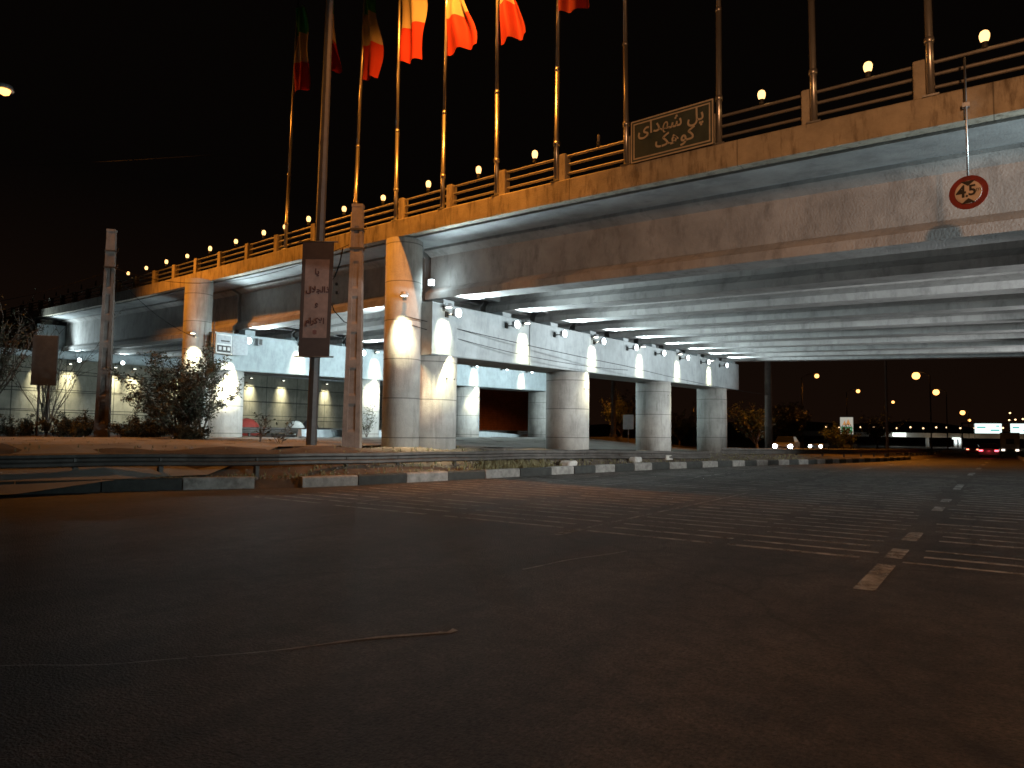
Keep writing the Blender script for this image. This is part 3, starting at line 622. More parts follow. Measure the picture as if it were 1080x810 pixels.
GY = [-6, 0, 4, 7.5, 9.5, 11.2, 13, 15, 17, 19, 21, 23, 25.5, 28, 30.4]
GZ = [(-6, .78), (8, .80), (17, .80), (21, .78), (30.4, .62)]
guardrail('guard_rail', [(xk(y) - (.75 if y > 14 else .95), y) for y in GY], lambda y: interp(y, GZ), 'long dull steel guard rail behind the painted kerb in front of the columns')
guardrail('guard_rail', [(xk(y) - 1.6, y) for y in (33, 38, 44, 52, 60, 70, 85, 105, 130)], lambda y: zr(y) + .78, 'guard rail continuing past the last column beside the far road', 4.0, m_guard)
guardrail('guard_rail', [(-31.2, y) for y in frange(15, 54, 3)], lambda y: gz(-31.2, y) + .5, 'low guard rail behind the second row of columns in front of the tents', 3.0, m_guard)

# low concrete barrier seen between near columns is the plateau edge: a low wall
lw = MB(); lw.sweep([[(x - .25, y, gz(-26, y) - .2), (x + .25, y, gz(-26, y) - .2), (x + .12, y, gz(-26, y) + .42), (x - .12, y, gz(-26, y) + .42)] for x, y in [(-29.9, 24), (-29.9, 40), (-29.9, 57)]])
tag(build('concrete_barrier', lw, m_cap), 'low pale concrete barrier running behind the second row of columns', 'barrier')
# red brick wall past the abutment
bw = MB(); bw.box(-55.2, -54.6, 57.9, 92, -1, 6.7); bw.box(-55.35, -54.45, 57.9, 92, 6.7, 6.85)
tag(build('brick_wall', bw, m_brick), 'tall red brick wall seen between the second row columns', 'wall')

# ------------------------------------------------------------------ posts and poles in the median
# tapered concrete utility pole with recessed panels
def hpole(name, x, y, z0, h, wb, wt, rz, label, nrec, rec0=1.0):
    t = thing(name, label, 'utility pole', (x, y, z0), rz, 'tapered concrete utility poles'); mb = MB(); db = wb * .62; dt = wt * .7
    W = lambda z: wb + (wt - wb) * z / h; D = lambda z: db + (dt - db) * z / h
    zs = [-.4] + [q for k in range(nrec) for q in (rec0 + k * 1.05, rec0 + k * 1.05 + .75)] + [h]
    def ring(z, rec): w = W(z) / 2; d = D(z) / 2; i = w * .45; r_ = d * (.78 if rec else .98); return [(-w, -d, z), (-i, -d, z), (-i * .95, -d + (d - r_), z), (i * .95, -d + (d - r_), z), (i, -d, z), (w, -d, z), (w, d, z), (-w, d, z)]
    rings = []
    for k in range(len(zs) - 1):
        a, b_ = zs[k], zs[k + 1]; rec = (k % 2 == 1); e_ = .04
        rings += [ring(a + e_, rec), ring(b_ - e_, rec)]
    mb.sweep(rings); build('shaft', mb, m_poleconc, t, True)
    mb = MB(); mb.box(-W(h) / 2 - .01, W(h) / 2 + .01, -D(h) / 2 - .01, D(h) / 2 + .01, h - .04, h + .05); build('cap', mb, m_poleconc, t, True)
    for zz in (h * .82, h * .9):
        mb = MB(); mb.box(-W(zz) / 2 - .02, W(zz) / 2 + .02, -D(zz) / 2 - .02, D(zz) / 2 + .02, zz - .03, zz + .03); mb.tube([(W(zz) / 2, -.1, zz), (W(zz) / 2 + .12, -.1, zz), (W(zz) / 2 + .12, -.1, zz + .1)], .012, 6); build('cable_bracket', mb, m_dark, t, True)
    return t
Px, Py = -15.6, 14.4
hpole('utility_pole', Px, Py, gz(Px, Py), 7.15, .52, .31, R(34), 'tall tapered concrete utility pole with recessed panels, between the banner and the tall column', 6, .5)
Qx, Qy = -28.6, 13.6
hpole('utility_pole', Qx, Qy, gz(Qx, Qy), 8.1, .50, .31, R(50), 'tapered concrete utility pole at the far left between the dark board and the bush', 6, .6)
# round poles beyond the columns
t = thing('street_pole', 'slim reddish pole standing just right of the last near column', 'pole', (-12.3, 46.4, gz(-12.3, 46.4)))
mb = MB(); mb.tube([(0, 0, -.3), (0, 0, 9.5)], [.24, .17], 14); build('shaft', mb, m_poleconc, t, True)
mb = MB(); mb.lathe([(.30, -.1), (.30, .25), (.25, .3)], 14); build('base', mb, m_poleconc, t, True)
t = thing('street_pole', 'slim pale pole seen in the gap between the second and third near columns', 'pole', (-31, 62, gz(-31, 62)))
mb = MB(); mb.tube([(0, 0, -.3), (0, 0, 8.5)], [.26, .16], 12); build('shaft', mb, m_poleconc, t, True)
mb = MB(); mb.lathe([(.36, -.1), (.36, .25), (.3, .3)], 14); build('base', mb, m_poleconc, t, True)

# street lamp with the banner
Bx, By = -16.5, 13.67; z0 = gz(Bx, By)
bl = thing('street_lamp', 'dark street lamp post in the median carrying the Persian banner, its lamp above the picture', 'street lamp', (Bx, By, z0))
topv = Vector((1.45, -1.0, 14.3)) ; mb = MB()
mb.tube([(0, 0, -.3), Vector((0, 0, 0)).lerp(topv, .3), Vector((0, 0, 0)).lerp(topv, .65), topv], [.155, .14, .12, .09], 8, smooth=False); build('post', mb, m_dark, bl, True)
head = Vector((5.2, -1.6, 15.3)); mb = MB(); mb.tube([topv, topv + Vector((.5, -.1, .7)), topv + Vector((1.5, -.35, 1.0)), head], [.08, .06, .05, .05], 8); build('arm', mb, m_dark, bl, True)
mb = MB(); mb.lathe([(.06, .16), (.2, .12), (.26, .02), (.24, 0)], 16, head); hd = build('lamp_head', mb, m_lampbody, bl, True)
mb = MB(); mb.lathe([(.10, -.06), (.2, -.03), (.22, -.002)], 16, head); build('lens', mb, m_sod, hd, True)
light('sodium_lamp', 'SPOT', head + Vector((0, 0, -.15)), P_SODIUM, SOD, bl, .15, (-.22, .8, -1), 100, .75)
mb = MB(); mb.box(-.3, -.1, -.12, .12, 3.0, 3.2); build('switch_box', mb, m_dark, bl, True)
# banner: framed cloth on the post
vdir = Vector((math.cos(yaw), math.sin(yaw), 0)); ndir = Vector((math.sin(yaw), -math.cos(yaw), 0))
bn = thing('street_banner', 'tall narrow brown banner with vertical Persian lettering hung on the dark lamp post', 'banner', (Bx, By, z0 + 2.6))
lean = Vector((topv.x, topv.y, 0)) / topv.z
def bnf(u, v, w): return vdir * (u + .02) + Vector((0, 0, v)) + ndir * (w + .17) + lean * (v + 2.6)
mb = MB(); mb.hexa([bnf(-.44, 0, 0), bnf(.44, 0, 0), bnf(.44, 0, .03), bnf(-.44, 0, .03), bnf(-.44, 3.2, 0), bnf(.44, 3.2, 0), bnf(.44, 3.2, .03), bnf(-.44, 3.2, .03)]); build('panel', mb, M('banner_dark', (.03, .02, .017), .8, .2, 5), bn, True)
mb = MB(); mb.add([bnf(-.34, .52, .034), bnf(.34, .52, .034), bnf(.34, 2.72, .034), bnf(-.34, 2.72, .034)], [(0, 1, 2, 3)]); build('cloth', mb, M('banner_cloth', (.14, .095, .08), .85, .25, 3), bn, True)
mb = MB(); [mb.tube([bnf(-.56, q, .015), bnf(.56, q, .015)], .022, 8) for q in (-.01, 3.22)]; build('hanging_rod', mb, m_dark, bn, True)
text_on(bn, [(rv('\uFBFE\uFE8E'), 0, 2.3), (rv('\uFEAB\uFE8D\uFEDF\uFEA0\uFEFC\uFEDD'), .04, 1.8), ('\uFEED', .02, 1.42), (rv('\uFE8D\uFEFB\uFB90\uFEAE\uFE8D\uFEE1'), 0, .92)], .225, M('banner_ink', (.03, .008, .008), .8), lambda u, v, w: bnf(u, v, .038 + w), .008)
# emblem mark at the foot of the banner
mb = MB(); mb.add([bnf(.08 * math.cos(k * .785) * (1 if k % 2 else .7), .68 + .07 * math.sin(k * .785), .038) for k in range(8)], [tuple(range(8))]); build('mark', mb, M('banner_mark', (.09, .035, .03), .8), bn, True)

# string of small lights/cables between banner and pole
mb = MB(); c0 = Vector((Bx, By, 0)); a = Vector((-15.75, 14.0, 6.9)); 
def cat(p, q, sag, n=14): p = Vector(p); q = Vector(q); return [p.lerp(q, i / n) - Vector((0, 0, sag * 4 * (i / n) * (1 - i / n))) for i in range(n + 1)]
def cable(p, q, sag, r_, label, group=None, n=16):
    mb = MB(); mb.tube(cat(p, q, sag, n), r_, 5); return tag(build('overhead_cable', mb, m_black), label, 'cable', group)
h0 = gz(Px, Py)
mb = MB(); mb.tube([(-16.0, 14.2, 6.75), (-16.05, 14.15, 6.3), (-16.2, 14.1, 5.9)], .022, 6); mb.tube([(-16.35, 14.05, 5.35), (-16.2, 14.1, 4.9), (-15.9, 14.25, 4.55), (-15.75, 14.3, 4.5)], .016, 6); mb.tube([(-16.2, 14.1, 5.9), (-16.42, 14.02, 5.6), (-16.35, 14.05, 5.35)], .012, 6)
lcable = build('loose_cable', mb, m_black); tag(lcable, 'loose dark cable with connector clamps dangling beside the banner', 'cable')
for p in ((-16.42, 14.02, 5.62), (-16.12, 14.12, 5.68), (-16.1, 14.12, 5.42), (-16.45, 14.02, 5.52)):
    mb = MB(); mb.lathe([(.02, -.05), (.045, -.03), (.045, .03), (.02, .05)], 8, p); build('clamp', mb, m_black, lcable)
cable((-14.45, 15.2, 4.75), (-12.6, 26.5, 4.1), .05, .012, 'upper of two thin wires sloping across the crosshead from the tall column')
cable((-14.45, 15.25, 4.55), (-12.6, 26.5, 3.95), .25, .010, 'lower sagging wire across the near crosshead face from the tall column')
cable((-12.6, 26.5, 4.1), (-12.25, 46.2, 3.9), .12, .010, 'thin wire running from the near columns to the slim reddish pole')
cable((-60, 10, 17), (-24, 15.5, 11.8), .3, .006, 'faint long wire crossing the black sky at upper left')
cable((Qx, Qy, gz(Qx, Qy) + 6.6), (-27.4, 16.6, 5.1), .35, .012, 'wire from the far left utility pole to the tall second column')
cable((Qx, Qy, gz(Qx, Qy) + 6.7), (-15.95, 14.4, 6.9), .9, .010, 'long wire strung between the two tapered utility poles')
cable((Qx, Qy, gz(Qx, Qy) + 6.5), (-45, 9, 7), .8, .012, 'wire leaving the far left utility pole towards the picture edge')
for k, z in enumerate((2.1, 3.6, 4.9)): cable((-52, 18, z + .3), (-52.3, 50, z), .1, .02, f'thin horizontal cable across the far abutment wall, {["lowest", "middle", "highest"][k]} of three')

# dark notice board seen from behind, two legs
x, y = -31.5, 12.65; nbk = thing('notice_board', 'dark rectangular notice board seen from behind on two thin legs by the left shrubs', 'sign', (x, y, gz(x, y)), R(44))
mb = MB(); mb.bbox(-.47, .47, -.03, .03, 2.05, 4.05, .01); build('panel', mb, m_dark, nbk, True)
for s_ in (-.18, .18): mb = MB(); mb.tube([(s_, .06, -.2), (s_, .06, 3.9)], .04, 8); build('leg', mb, m_poleconc, nbk, True)
for q in (2.4, 3.7): mb = MB(); mb.box(-.42, .42, .031, .07, q - .03, q + .03); build('brace', mb, m_dark, nbk, True)

# electric meter box on the second crosshead, its door open
eb = thing('electric_box', 'open white electric meter box fixed on the second crosshead beside its tall column', 'electric box', (-27.0, 17.55, 4.9))
mb = MB(); mb.bbox(-.18, .16, -.42, .33, -.40, .42, .01); build('cabinet', mb, m_white, eb, True)
mb = MB(); mb.box(.161, .175, -.36, .27, .02, .36); build('meter_panel', mb, m_lampbody, eb, True)
mb = MB(); mb.box(.161, .18, -.36, .27, -.34, -.06); build('fuse_recess', mb, m_dark, eb, True)
for k in range(3): mb = MB(); mb.box(.181, .20, -.30 + k * .2, -.18 + k * .2, -.26, -.12); build('fuse', mb, m_white, eb, True)
mb = MB(); mb.box(.161, .19, -.2, .2, .1, .16); build('label_strip', mb, m_dark, eb, True)
mb = MB(); mb.hexa([(.14, .34, -.4), (.16, .34, -.4), (.42, .92, -.4), (.40, .93, -.4), (.14, .34, .4), (.16, .34, .4), (.42, .92, .4), (.40, .93, .4)]); build('door', mb, m_lampbody, eb, True)
mb = MB(); mb.tube([(.1, -.5, .9), (.1, -.5, -1.6)], .03, 6); build('conduit', mb, m_dark, eb, True)
mb = MB(); mb.bbox(-.1, .12, -.11, .11, -.16, .16, .01); o = build('junction_box', mb, m_lampbody); o.location = (-27.05, 19.35, 5.2); tag(o, 'small grey junction box near the top of the second crosshead', 'junction box')
mb = MB(); mb.box(.121, .13, -.08, .08, -.12, .12); c_ = build('lid', mb, m_dark, o, True)

# tents / covered heaps by the far guard rail
def dome(name, x, y, r_, h, col, label, cat_):
    t = thing(name, label, cat_, (x, y, gz(x, y) - .02)); mb = MB()
    n_ = 20; rings = []
    for k in range(8):
        a = k / 7 * math.pi / 2; rings.append([(r_ * math.cos(a) ** .8 * math.cos(6.2832 * i / n_) * (1 + .04 * math.cos(4 * 6.2832 * i / n_)) if k < 7 else .01 * math.cos(6.2832 * i / n_), (r_ * math.cos(a) ** .8 * math.sin(6.2832 * i / n_) if k < 7 else .01 * math.sin(6.2832 * i / n_)), h * math.sin(a)) for i in range(n_)])
    mb.sweep(rings, smooth=True); build('fabric', mb, M(name + '_cloth', col, .7, .2, 3), t, True)
    mb = MB(); mb.tube([(r_ * math.cos(a), 0, h * math.sin(a) + .01) for a in [math.pi * i / 14 for i in range(15)]], .02, 6); build('hoop', mb, m_dark, t, True)
    mb = MB(); mb.add([(r_ * .985, -.25, .05), (r_ * .985, .25, .05), (r_ * .78, 0, h * .62)], [(0, 1, 2)]); build('door_flap', mb, m_dark, t, True)
dome('dome_tent', -37, 25.8, .85, 1.05, (.25, .03, .02), 'small red dome tent behind the far guard rail', 'tent')
dome('dome_tent', -36, 28.6, .62, .95, (.60, .60, .56), 'small white dome tent to the right of the red one', 'tent')
dome('dome_tent', -36.6, 30.2, .6, 1.1, (.03, .025, .025), 'dark covered heap right of the white dome tent, beside the banner post', 'tent')

# loose concrete block and stones in the verge
def stone(x, y, sx, sy, sz, col, label, rz=0):
    mb = MB(); rnd = random.Random(x); mb.bbox(-sx / 2, sx / 2, -sy / 2, sy / 2, 0, sz, .04)
    mb.v = [(p[0] + rnd.uniform(-.02, .02), p[1] + rnd.uniform(-.02, .02), p[2] + rnd.uniform(-.015, .015)) for p in mb.v]
    o = build('concrete_block', mb, M('block', col, .9, .3, 6, .4, 30)); o.location = (x, y, gz(x, y) - .03); o.rotation_euler = (0, 0, rz); tag(o, label, 'concrete block')
stone(-12.35, 21.3, .35, .8, .22, (.42, .40, .36), 'pale concrete block on the verge in front of the second near column', .15)
stone(-11.75, 25.4, .3, .7, .2, (.38, .37, .34), 'pale kerb stone lying in front of the third near column', .1)
stone(-11.35, 27.6, .25, .6, .18, (.36, .34, .30), 'short kerb stone lying between the third and fourth near columns', -.1)

# ------------------------------------------------------------------ vegetation
def shrub(name, x, y, h, w, nleaf, lsize, label, group=None, branches=16, mat=None, z0=None, tr=.03, up=.75, seed=None, cat_='shrub', lo=.12, trunkh=0.0, dens=1.0):
    rnd = random.Random(seed if seed is not None else hash((round(x * 10), round(y * 10))) & 0xffff)
    base = gz(x, y) if z0 is None else z0
    t = thing(name, label, cat_, (x, y, base - .03), 0, group); st = MB(); lf = MB(); tips = []
    for b_ in range(branches):
        a = rnd.uniform(0, 6.283); sp_ = rnd.uniform(.15, 1.0); ln = h * rnd.uniform(.55, 1.0)
        p = Vector((0, 0, 0 if not trunkh else trunkh * rnd.uniform(.7, 1.05))); d = Vector((math.cos(a) * sp_ * w / h, math.sin(a) * sp_ * w / h, up)).normalized(); ln = (h - p.z) * rnd.uniform(.6, 1.02); pts = [p.copy()]
        for k in range(6):
            d = (d + Vector((rnd.uniform(-.22, .22), rnd.uniform(-.22, .22), rnd.uniform(-.08, .12)))).normalized(); p = p + d * ln / 6; pts.append(p.copy())
            for _ in range(2 if k > 0 else 0):
                dd = (d + Vector((rnd.uniform(-.9, .9), rnd.uniform(-.9, .9), rnd.uniform(-.3, .5)))).normalized(); q = p + dd * ln * rnd.uniform(.1, .25); st.tube([p, p.lerp(q, .5) + Vector((0, 0, .01)), q], [tr * .25, tr * .18, tr * .08], 4, cap=False); tips.append((p.copy(), q, rnd.random()))
        st.tube(pts, [tr * (1 - .14 * k) * .6 for k in range(7)], 5, cap=False)
    if trunkh: st.tube([(0, 0, -.1), (.02 * h, 0, trunkh * .5), (0, 0, trunkh * 1.05)], [tr * 1.6, tr * 1.2, tr], 8)
    for i in range(nleaf):
        p, q, dn = rnd.choice(tips)
        if dn < 1 - dens: continue
        c = p.lerp(q, rnd.uniform(.1, 1.15)) + Vector([rnd.gauss(0, lsize * 1.3) for _ in range(3)])
        if c.z < lo * h * .3: c.z = lo * h * .3 + rnd.uniform(0, .05)
        a = Vector((rnd.gauss(0, 1), rnd.gauss(0, 1), rnd.gauss(0, .7))).normalized(); b2 = a.cross(Vector((rnd.gauss(0, 1), rnd.gauss(0, 1), rnd.gauss(0, 1)))).normalized(); L = lsize * rnd.uniform(.7, 1.5)
        lf.add([c - a * L, c - b2 * L * .32, c + a * L, c + b2 * L * .32], [(0, 1, 2, 3)])
    build('stem' if not trunkh else 'trunk', st, m_bark, t, True)
    if nleaf: build('foliage' if not trunkh else 'crown', lf, mat or m_leafd, t, True)
    return t
shrub('bush', -24.6, 14.4, 3.3, 2.0, 9500, .06, 'big loose dark bush in front of the tall second column', branches=26, tr=.05, seed=3, up=.62)
shrub('bush', -23.6, 14.6, 3.2, 1.1, 3600, .055, 'tall wispy bush leaning against the tall second column', branches=12, tr=.045, seed=5, up=.9)
for i, (x, y, h, w, lb) in enumerate([(-31, 13.2, 1.1, 1.3, 'low dark shrub under the dark notice board'), (-29.5, 13.0, 1.0, 1.1, 'low dark shrub between the notice board and the far left pole'), (-27.6, 14.3, 1.15, 1.2, 'low dark shrub just right of the far left utility pole'), (-26.4, 14.2, .95, 1.2, 'low dark shrub at the left foot of the big bush'), (-32.5, 12.2, 1.0, 1.5, 'low dark shrub at the foot of the leftmost tree'), (-23.2, 13.9, .8, 1.0, 'small dark shrub at the right foot of the big bush')]):
    shrub('low_shrub', x, y, h, w, 3200, .05, lb, 'low shrubs along the median', 18, tr=.025, seed=20 + i, up=.45)
shrub('small_tree', -33.5, 11.6, 5.2, 2.3, 2600, .06, 'sparse dark tree at the left picture edge reaching the parapet', branches=20, tr=.08, seed=11, up=.8, cat_='tree', trunkh=1.2)
shrub('bare_shrub', -38, 15.5, 6.2, 1.7, 500, .05, 'almost bare shrub with thin branches above the dark notice board', branches=16, tr=.05, seed=12, up=.9, cat_='shrub')
shrub('sapling', -19.9, 14.4, 1.1, .5, 60, .07, 'thin sapling with few leaves left of the banner post', branches=4, tr=.03, seed=13, up=.9, cat_='sapling')
shrub('sapling', -18.6, 14.2, .9, .6, 50, .07, 'leafy weed at the foot of the banner post', branches=4, tr=.02, seed=14, up=.7, cat_='plant')
shrub('low_shrub', -27.0, 25.9, 1.5, .5, 380, .05, 'thin bush against the second row column behind the utility pole', 'low shrubs along the median', 8, tr=.02, seed=15, up=.9)
# far trees, past the columns
for i, (x, y, h, w, n_, lb) in enumerate([(-36, 74, 5.2, 4.2, 2600, 'dark round tree in the gap right of the second near column'), (-33, 84, 4.6, 4.0, 2200, 'dark tree in the gap between third and fourth near columns'), (-17.5, 62, 4.2, 3.4, 2400, 'tree just right of the last near column, left of the slim reddish pole'), (-24, 100, 6, 5, 2400, 'dark tree behind the oncoming car'), (-30, 120, 8, 7, 2600, 'large dark tree behind the green roadside sign'), (-52, 110, 8, 7, 2400, 'dark tree far behind the last near column'), (-20, 150, 7, 5, 1800, 'dark tree right of the green roadside sign'), (-13, 74, 3.0, 2.6, 1700, 'low dark tree right of the slim reddish pole')]):
    shrub('far_tree', x, y, h, w, n_, .13 if h < 5.5 else .2, lb, 'trees beyond the bridge', 22, m_leaf, tr=.12, seed=40 + i, up=.7, cat_='tree', trunkh=h * .25)
# grass and weeds on the verge: nobody could count them
gr = MB(); rnd = random.Random(2)
def tuft(x, y, z, h, n_):
    for _ in range(n_):
        a = rnd.uniform(0, 6.283); l_ = h * rnd.uniform(.5, 1); dx, dy = math.cos(a), math.sin(a); s_ = rnd.uniform(.1, .7) * l_; w = .012 + .02 * h
        gr.add([(x - dy * w, y + dx * w, z), (x + dy * w, y - dx * w, z), (x + dx * s_, y + dy * s_, z + l_)], [(0, 1, 2)])
for _ in range(1500):
    y = rnd.uniform(8, 42); x = xk(y) - rnd.uniform(.3, 1.3); tuft(x, y, gz(x, y), rnd.uniform(.04, .16), 5)
for _ in range(420):
    y = rnd.gauss(18.7, 1.0); x = xk(y) - rnd.uniform(.3, .8); tuft(x, y, gz(x, y), rnd.uniform(.08, .26), 9)
for _ in range(900):
    y = rnd.uniform(6, 18); x = xk(y) - rnd.uniform(1.2, 14); tuft(x, y, gz(x, y), rnd.uniform(.03, .14), 5)
o = build('grass', gr, m_grass); o['kind'] = 'stuff'

gv = MB()
for _ in range(1400):
    y = rnd.uniform(4, 40); x = xk(y) - rnd.uniform(.3, 1.4 if rnd.random() < .6 else 9); r_ = rnd.uniform(.01, .045); z = gz(x, y)
    q = [(x + r_ * math.cos(a + r_ * 50) * rnd.uniform(.7, 1.3), y + r_ * math.sin(a + r_ * 50) * rnd.uniform(.7, 1.3), z - .01) for a in (0, 1.57, 3.14, 4.71)]
    gv.add(q + [(x, y, z + r_ * rnd.uniform(.7, 1.2))], [(0, 1, 4), (1, 2, 4), (2, 3, 4), (3, 0, 4)])
o = build('gravel', gv, M('stones', (.16, .14, .12), .9, .4, 9)); o['kind'] = 'stuff'
# ------------------------------------------------------------------ distant road: cars, lamps, signs, overpass
def car(loc, rz, label, col, front_on, tail_mat=None, tail_on=True, sc_=1.0):
    t = thing('car', label, 'car', loc, rz, 'cars on the distant road'); body = MB(); L, W = 4.3 * sc_, 1.7 * sc_
    side = [(-2.1, .35), (-2.15, .75), (-2.0, .95), (-1.2, 1.0), (1.0, .95), (2.0, .80), (2.15, .6), (2.12, .35), (1.75, .28), (-1.75, .28)]
    body.sweep([[(x_, a * sc_, b_ * sc_) for a, b_ in side] for x_ in (-W / 2, W / 2)]); build('body', body, M('car_paint', col, .3, coat=.5), t, True)
    cb = MB(); cabs = [(-1.6, .98, .82), (-1.05, 1.42, .64), (.3, 1.42, .64), (1.1, .95, .82)]
    cb.sweep([[(s_ * q * sc_, a * sc_, b_ * sc_) for a, b_, q in cabs] for s_ in (-1, 1)]); build('windows', cb, m_glass, t, True)
    rf = MB(); rf.box(-.63 * sc_, .63 * sc_, -1.0 * sc_, .28 * sc_, 1.421 * sc_, 1.45 * sc_); build('roof', rf, bpy.data.materials[-1] if False else m_dark, t, True)
    for sx in (-1, 1):
        for wy in (-1.35, 1.3):
            w = MB(); w.lathe([(.2, -.1), (.31, -.1), (.33, -.06), (.33, .06), (.31, .1), (.2, .1)], 18); w.v = [(sx * (W / 2 - .08) + p[2] , wy * sc_ + p[0], .33 + p[1]) for p in w.v]; build('wheel', w, m_tyre, t, True)
        h = MB(); h.lathe([(.16, 0), (.18, .02), (.13, .06)], 12); h.v = [(sx * .62 * sc_ + p[0], 2.13 * sc_ + p[2], .62 + p[1]) for p in h.v]; build('headlight', h, m_head if front_on else m_lampbody, t, True)
        h = MB(); h.bbox(sx * .64 * sc_ - .16, sx * .64 * sc_ + .16, -2.19 * sc_, -2.12 * sc_, .68, .82, .01); build('tail_light', h, tail_mat or (m_red if tail_on else m_lampbody), t, True)
    return t
o = car((-15.7, 64.8, gz(-15.7, 64.8) + .12), math.pi + .1, 'oncoming car with two glaring white headlights beyond the last near column', (.1, .1, .1), True, tail_on=False)
for s_ in (-.6, .6): light('headlight_beam', 'SPOT', (s_, 2.3, .62), 60, (1, .95, .9), o, .08, (0, 1, -.06), 60, .8)
o = car((-19.3, 96, gz(-19.3, 96) + .1), math.pi, 'oncoming car with small white lights right of the glaring one', (.2, .2, .2), True, tail_on=False)
car((-19.5, 118, gz(-19.5, 118) + .1), math.pi, 'faint oncoming car farther behind on the other carriageway', (.15, .15, .15), False, tail_on=False)
o = car((-1.35, 86.8, zr(86)), 0, 'car ahead with bright pinkish red tail lights', (.05, .05, .06), False)
light('tail_glow', 'POINT', (0, -2.6, .7), 16, (1, .05, .08), o, .1)
car((-7.0 + 3, 129, zr(129)), 0, 'distant car with dull red tail lights, left of the pinkish ones', (.2, .02, .02), False, m_amber)
car((-3.2, 143, zr(143)), 0, 'more distant car with small red tail lights between the other two cars', (.3, .3, .3), False, m_amber)
# truck
tk = thing('truck', 'boxy pale truck ahead on the right with a lit lower rear', 'truck', (.6, 128, zr(128)))
mb = MB(); mb.bbox(-1.2, 1.2, 0, 6, .9, 3.3, .03); build('cargo_box', mb, M('truck_box', (.4, .38, .36), .6, .3, 2), tk, True)
mb = MB(); mb.bbox(-1.15, 1.15, 6.1, 7.8, .6, 2.7, .1); build('cab', mb, M('truck_cab', (.2, .2, .22), .4), tk, True)
mb = MB(); mb.box(-1.1, 1.1, .1, 7.6, .55, .88); build('chassis', mb, m_dark, tk, True)
for sx in (-1, 1):
    for wy in (1.2, 6.8): w = MB(); w.lathe([(.3, -.13), (.47, -.13), (.5, -.08), (.5, .08), (.47, .13), (.3, .13)], 18); w.v = [(sx * .98 + p[2], wy + p[0], .5 + p[1]) for p in w.v]; build('wheel', w, m_tyre, tk, True)
    mb = MB(); mb.box(sx * .85 - .2, sx * .85 + .2, -.04, -.002, .6, .85); build('tail_light', mb, EM('truck_tail', (1, .85, .7), 3), tk, True)
mb = MB(); mb.box(-.5, .5, -.03, -.002, 1.6, 2.4); build('rear_panel', mb, m_dark, tk, True)

def far_lamp(x, y, ztop, arm, label, power=None, r_=.22):
    z = zr(y) if x > -25 else 0; t = thing('street_lamp', label, 'street lamp', (x - arm, y, z), 0, 'distant sodium street lamps')
    mb = MB(); mb.tube([(0, 0, 0), (0, 0, ztop - z - .5), (arm * .4, 0, ztop - z), (arm, 0, ztop - z + .12)], [.11, .07, .06, .05], 8); build('post', mb, m_dark, t, True)
    mb = MB(); mb.lathe([(.08, .18), (.26, .14), (.34, .0)], 12, (arm, 0, ztop - z)); hh = build('lamp_head', mb, m_lampbody, t, True)
    mb = MB(); mb.lathe([(r_ * .22, -1.45 * r_), (r_ * .6, -1.25 * r_), (r_ * .8, -.8 * r_), (r_ * .7, -.3 * r_), (r_ * .4, -.01)], 14, (arm, 0, ztop - z)); build('lens', mb, m_sod, hh, True)
    light('sodium_lamp', 'SPOT', (arm, 0, ztop - z - .5), (power or P_FARSOD), SOD, t, .2, (0, 0, -1), 150, .5)
far_lamp(-21.45, 106, 9.9, 2.0, 'sodium street lamp left of all, highest in the left row under the bridge', 3500, .38)
far_lamp(-22.5, 147, 10.0, 2.0, 'sodium street lamp second in the left row, above the green sign', None, .42)
far_lamp(-22.5, 198, 10.0, 2.0, 'sodium street lamp third and smallest in the left row', None, .42)
far_lamp(-9.64, 109.7, 9.95, -1.6, 'brightest sodium street lamp hanging highest over the far road', 16000, .62)
far_lamp(-10.2, 152, 9.97, -1.6, 'sodium street lamp second in the right row over the far road', None, .68)
far_lamp(-11.2, 276, 9.9, -1.6, 'distant sodium street lamp third in the right row', None, .95)
far_lamp(-11.2, 330, 8.2, -1.6, 'tiny sodium street lamp just under the third of the right row', None, .6)
far_lamp(-41, 70, 9.5, 1.8, 'added sodium lamp hidden behind the second near column to light the red brick wall', 5500, .3)  # added out of sight to brighten the brick wall
far_lamp(-45.2, 126.7, 7.5, 1.8, 'lone street lamp seen through the gap between third and fourth near columns', None, .38)
far_lamp(-9.3, 62, 11.5, -1.8, 'sodium street lamp hidden above the soffit, lighting the orange stretch of road', 9000, .3)
# roadside lamp out of view to the left
lx, ly = -30.4, 10.35; t = thing('street_lamp', 'sodium street lamp glowing orange at the upper left picture edge', 'street lamp', (lx - 1.6, ly - .3, gz(lx, ly)), 0)
zz = 13.9 - gz(lx, ly); mb = MB(); mb.tube([(0, 0, -.3), (0, 0, zz - .8), (.6, .1, zz), (1.4, .28, zz + .1)], [.14, .08, .06, .05], 8); build('post', mb, m_dark, t, True)
mb = MB(); mb.lathe([(.08, .2), (.26, .16), (.3, .0)], 12, (1.6, .3, zz)); hh = build('lamp_head', mb, m_lampbody, t, True)
mb = MB(); mb.lathe([(.05, -.2), (.16, -.14), (.2, -.02), (.2, 0)], 12, (1.6, .3, zz)); build('lens', mb, m_sod, hh, True)
light('sodium_lamp', 'SPOT', (1.6, .3, zz - .3), 5200, SOD, t, .15, (.55, .75, -.75), 124, .6)
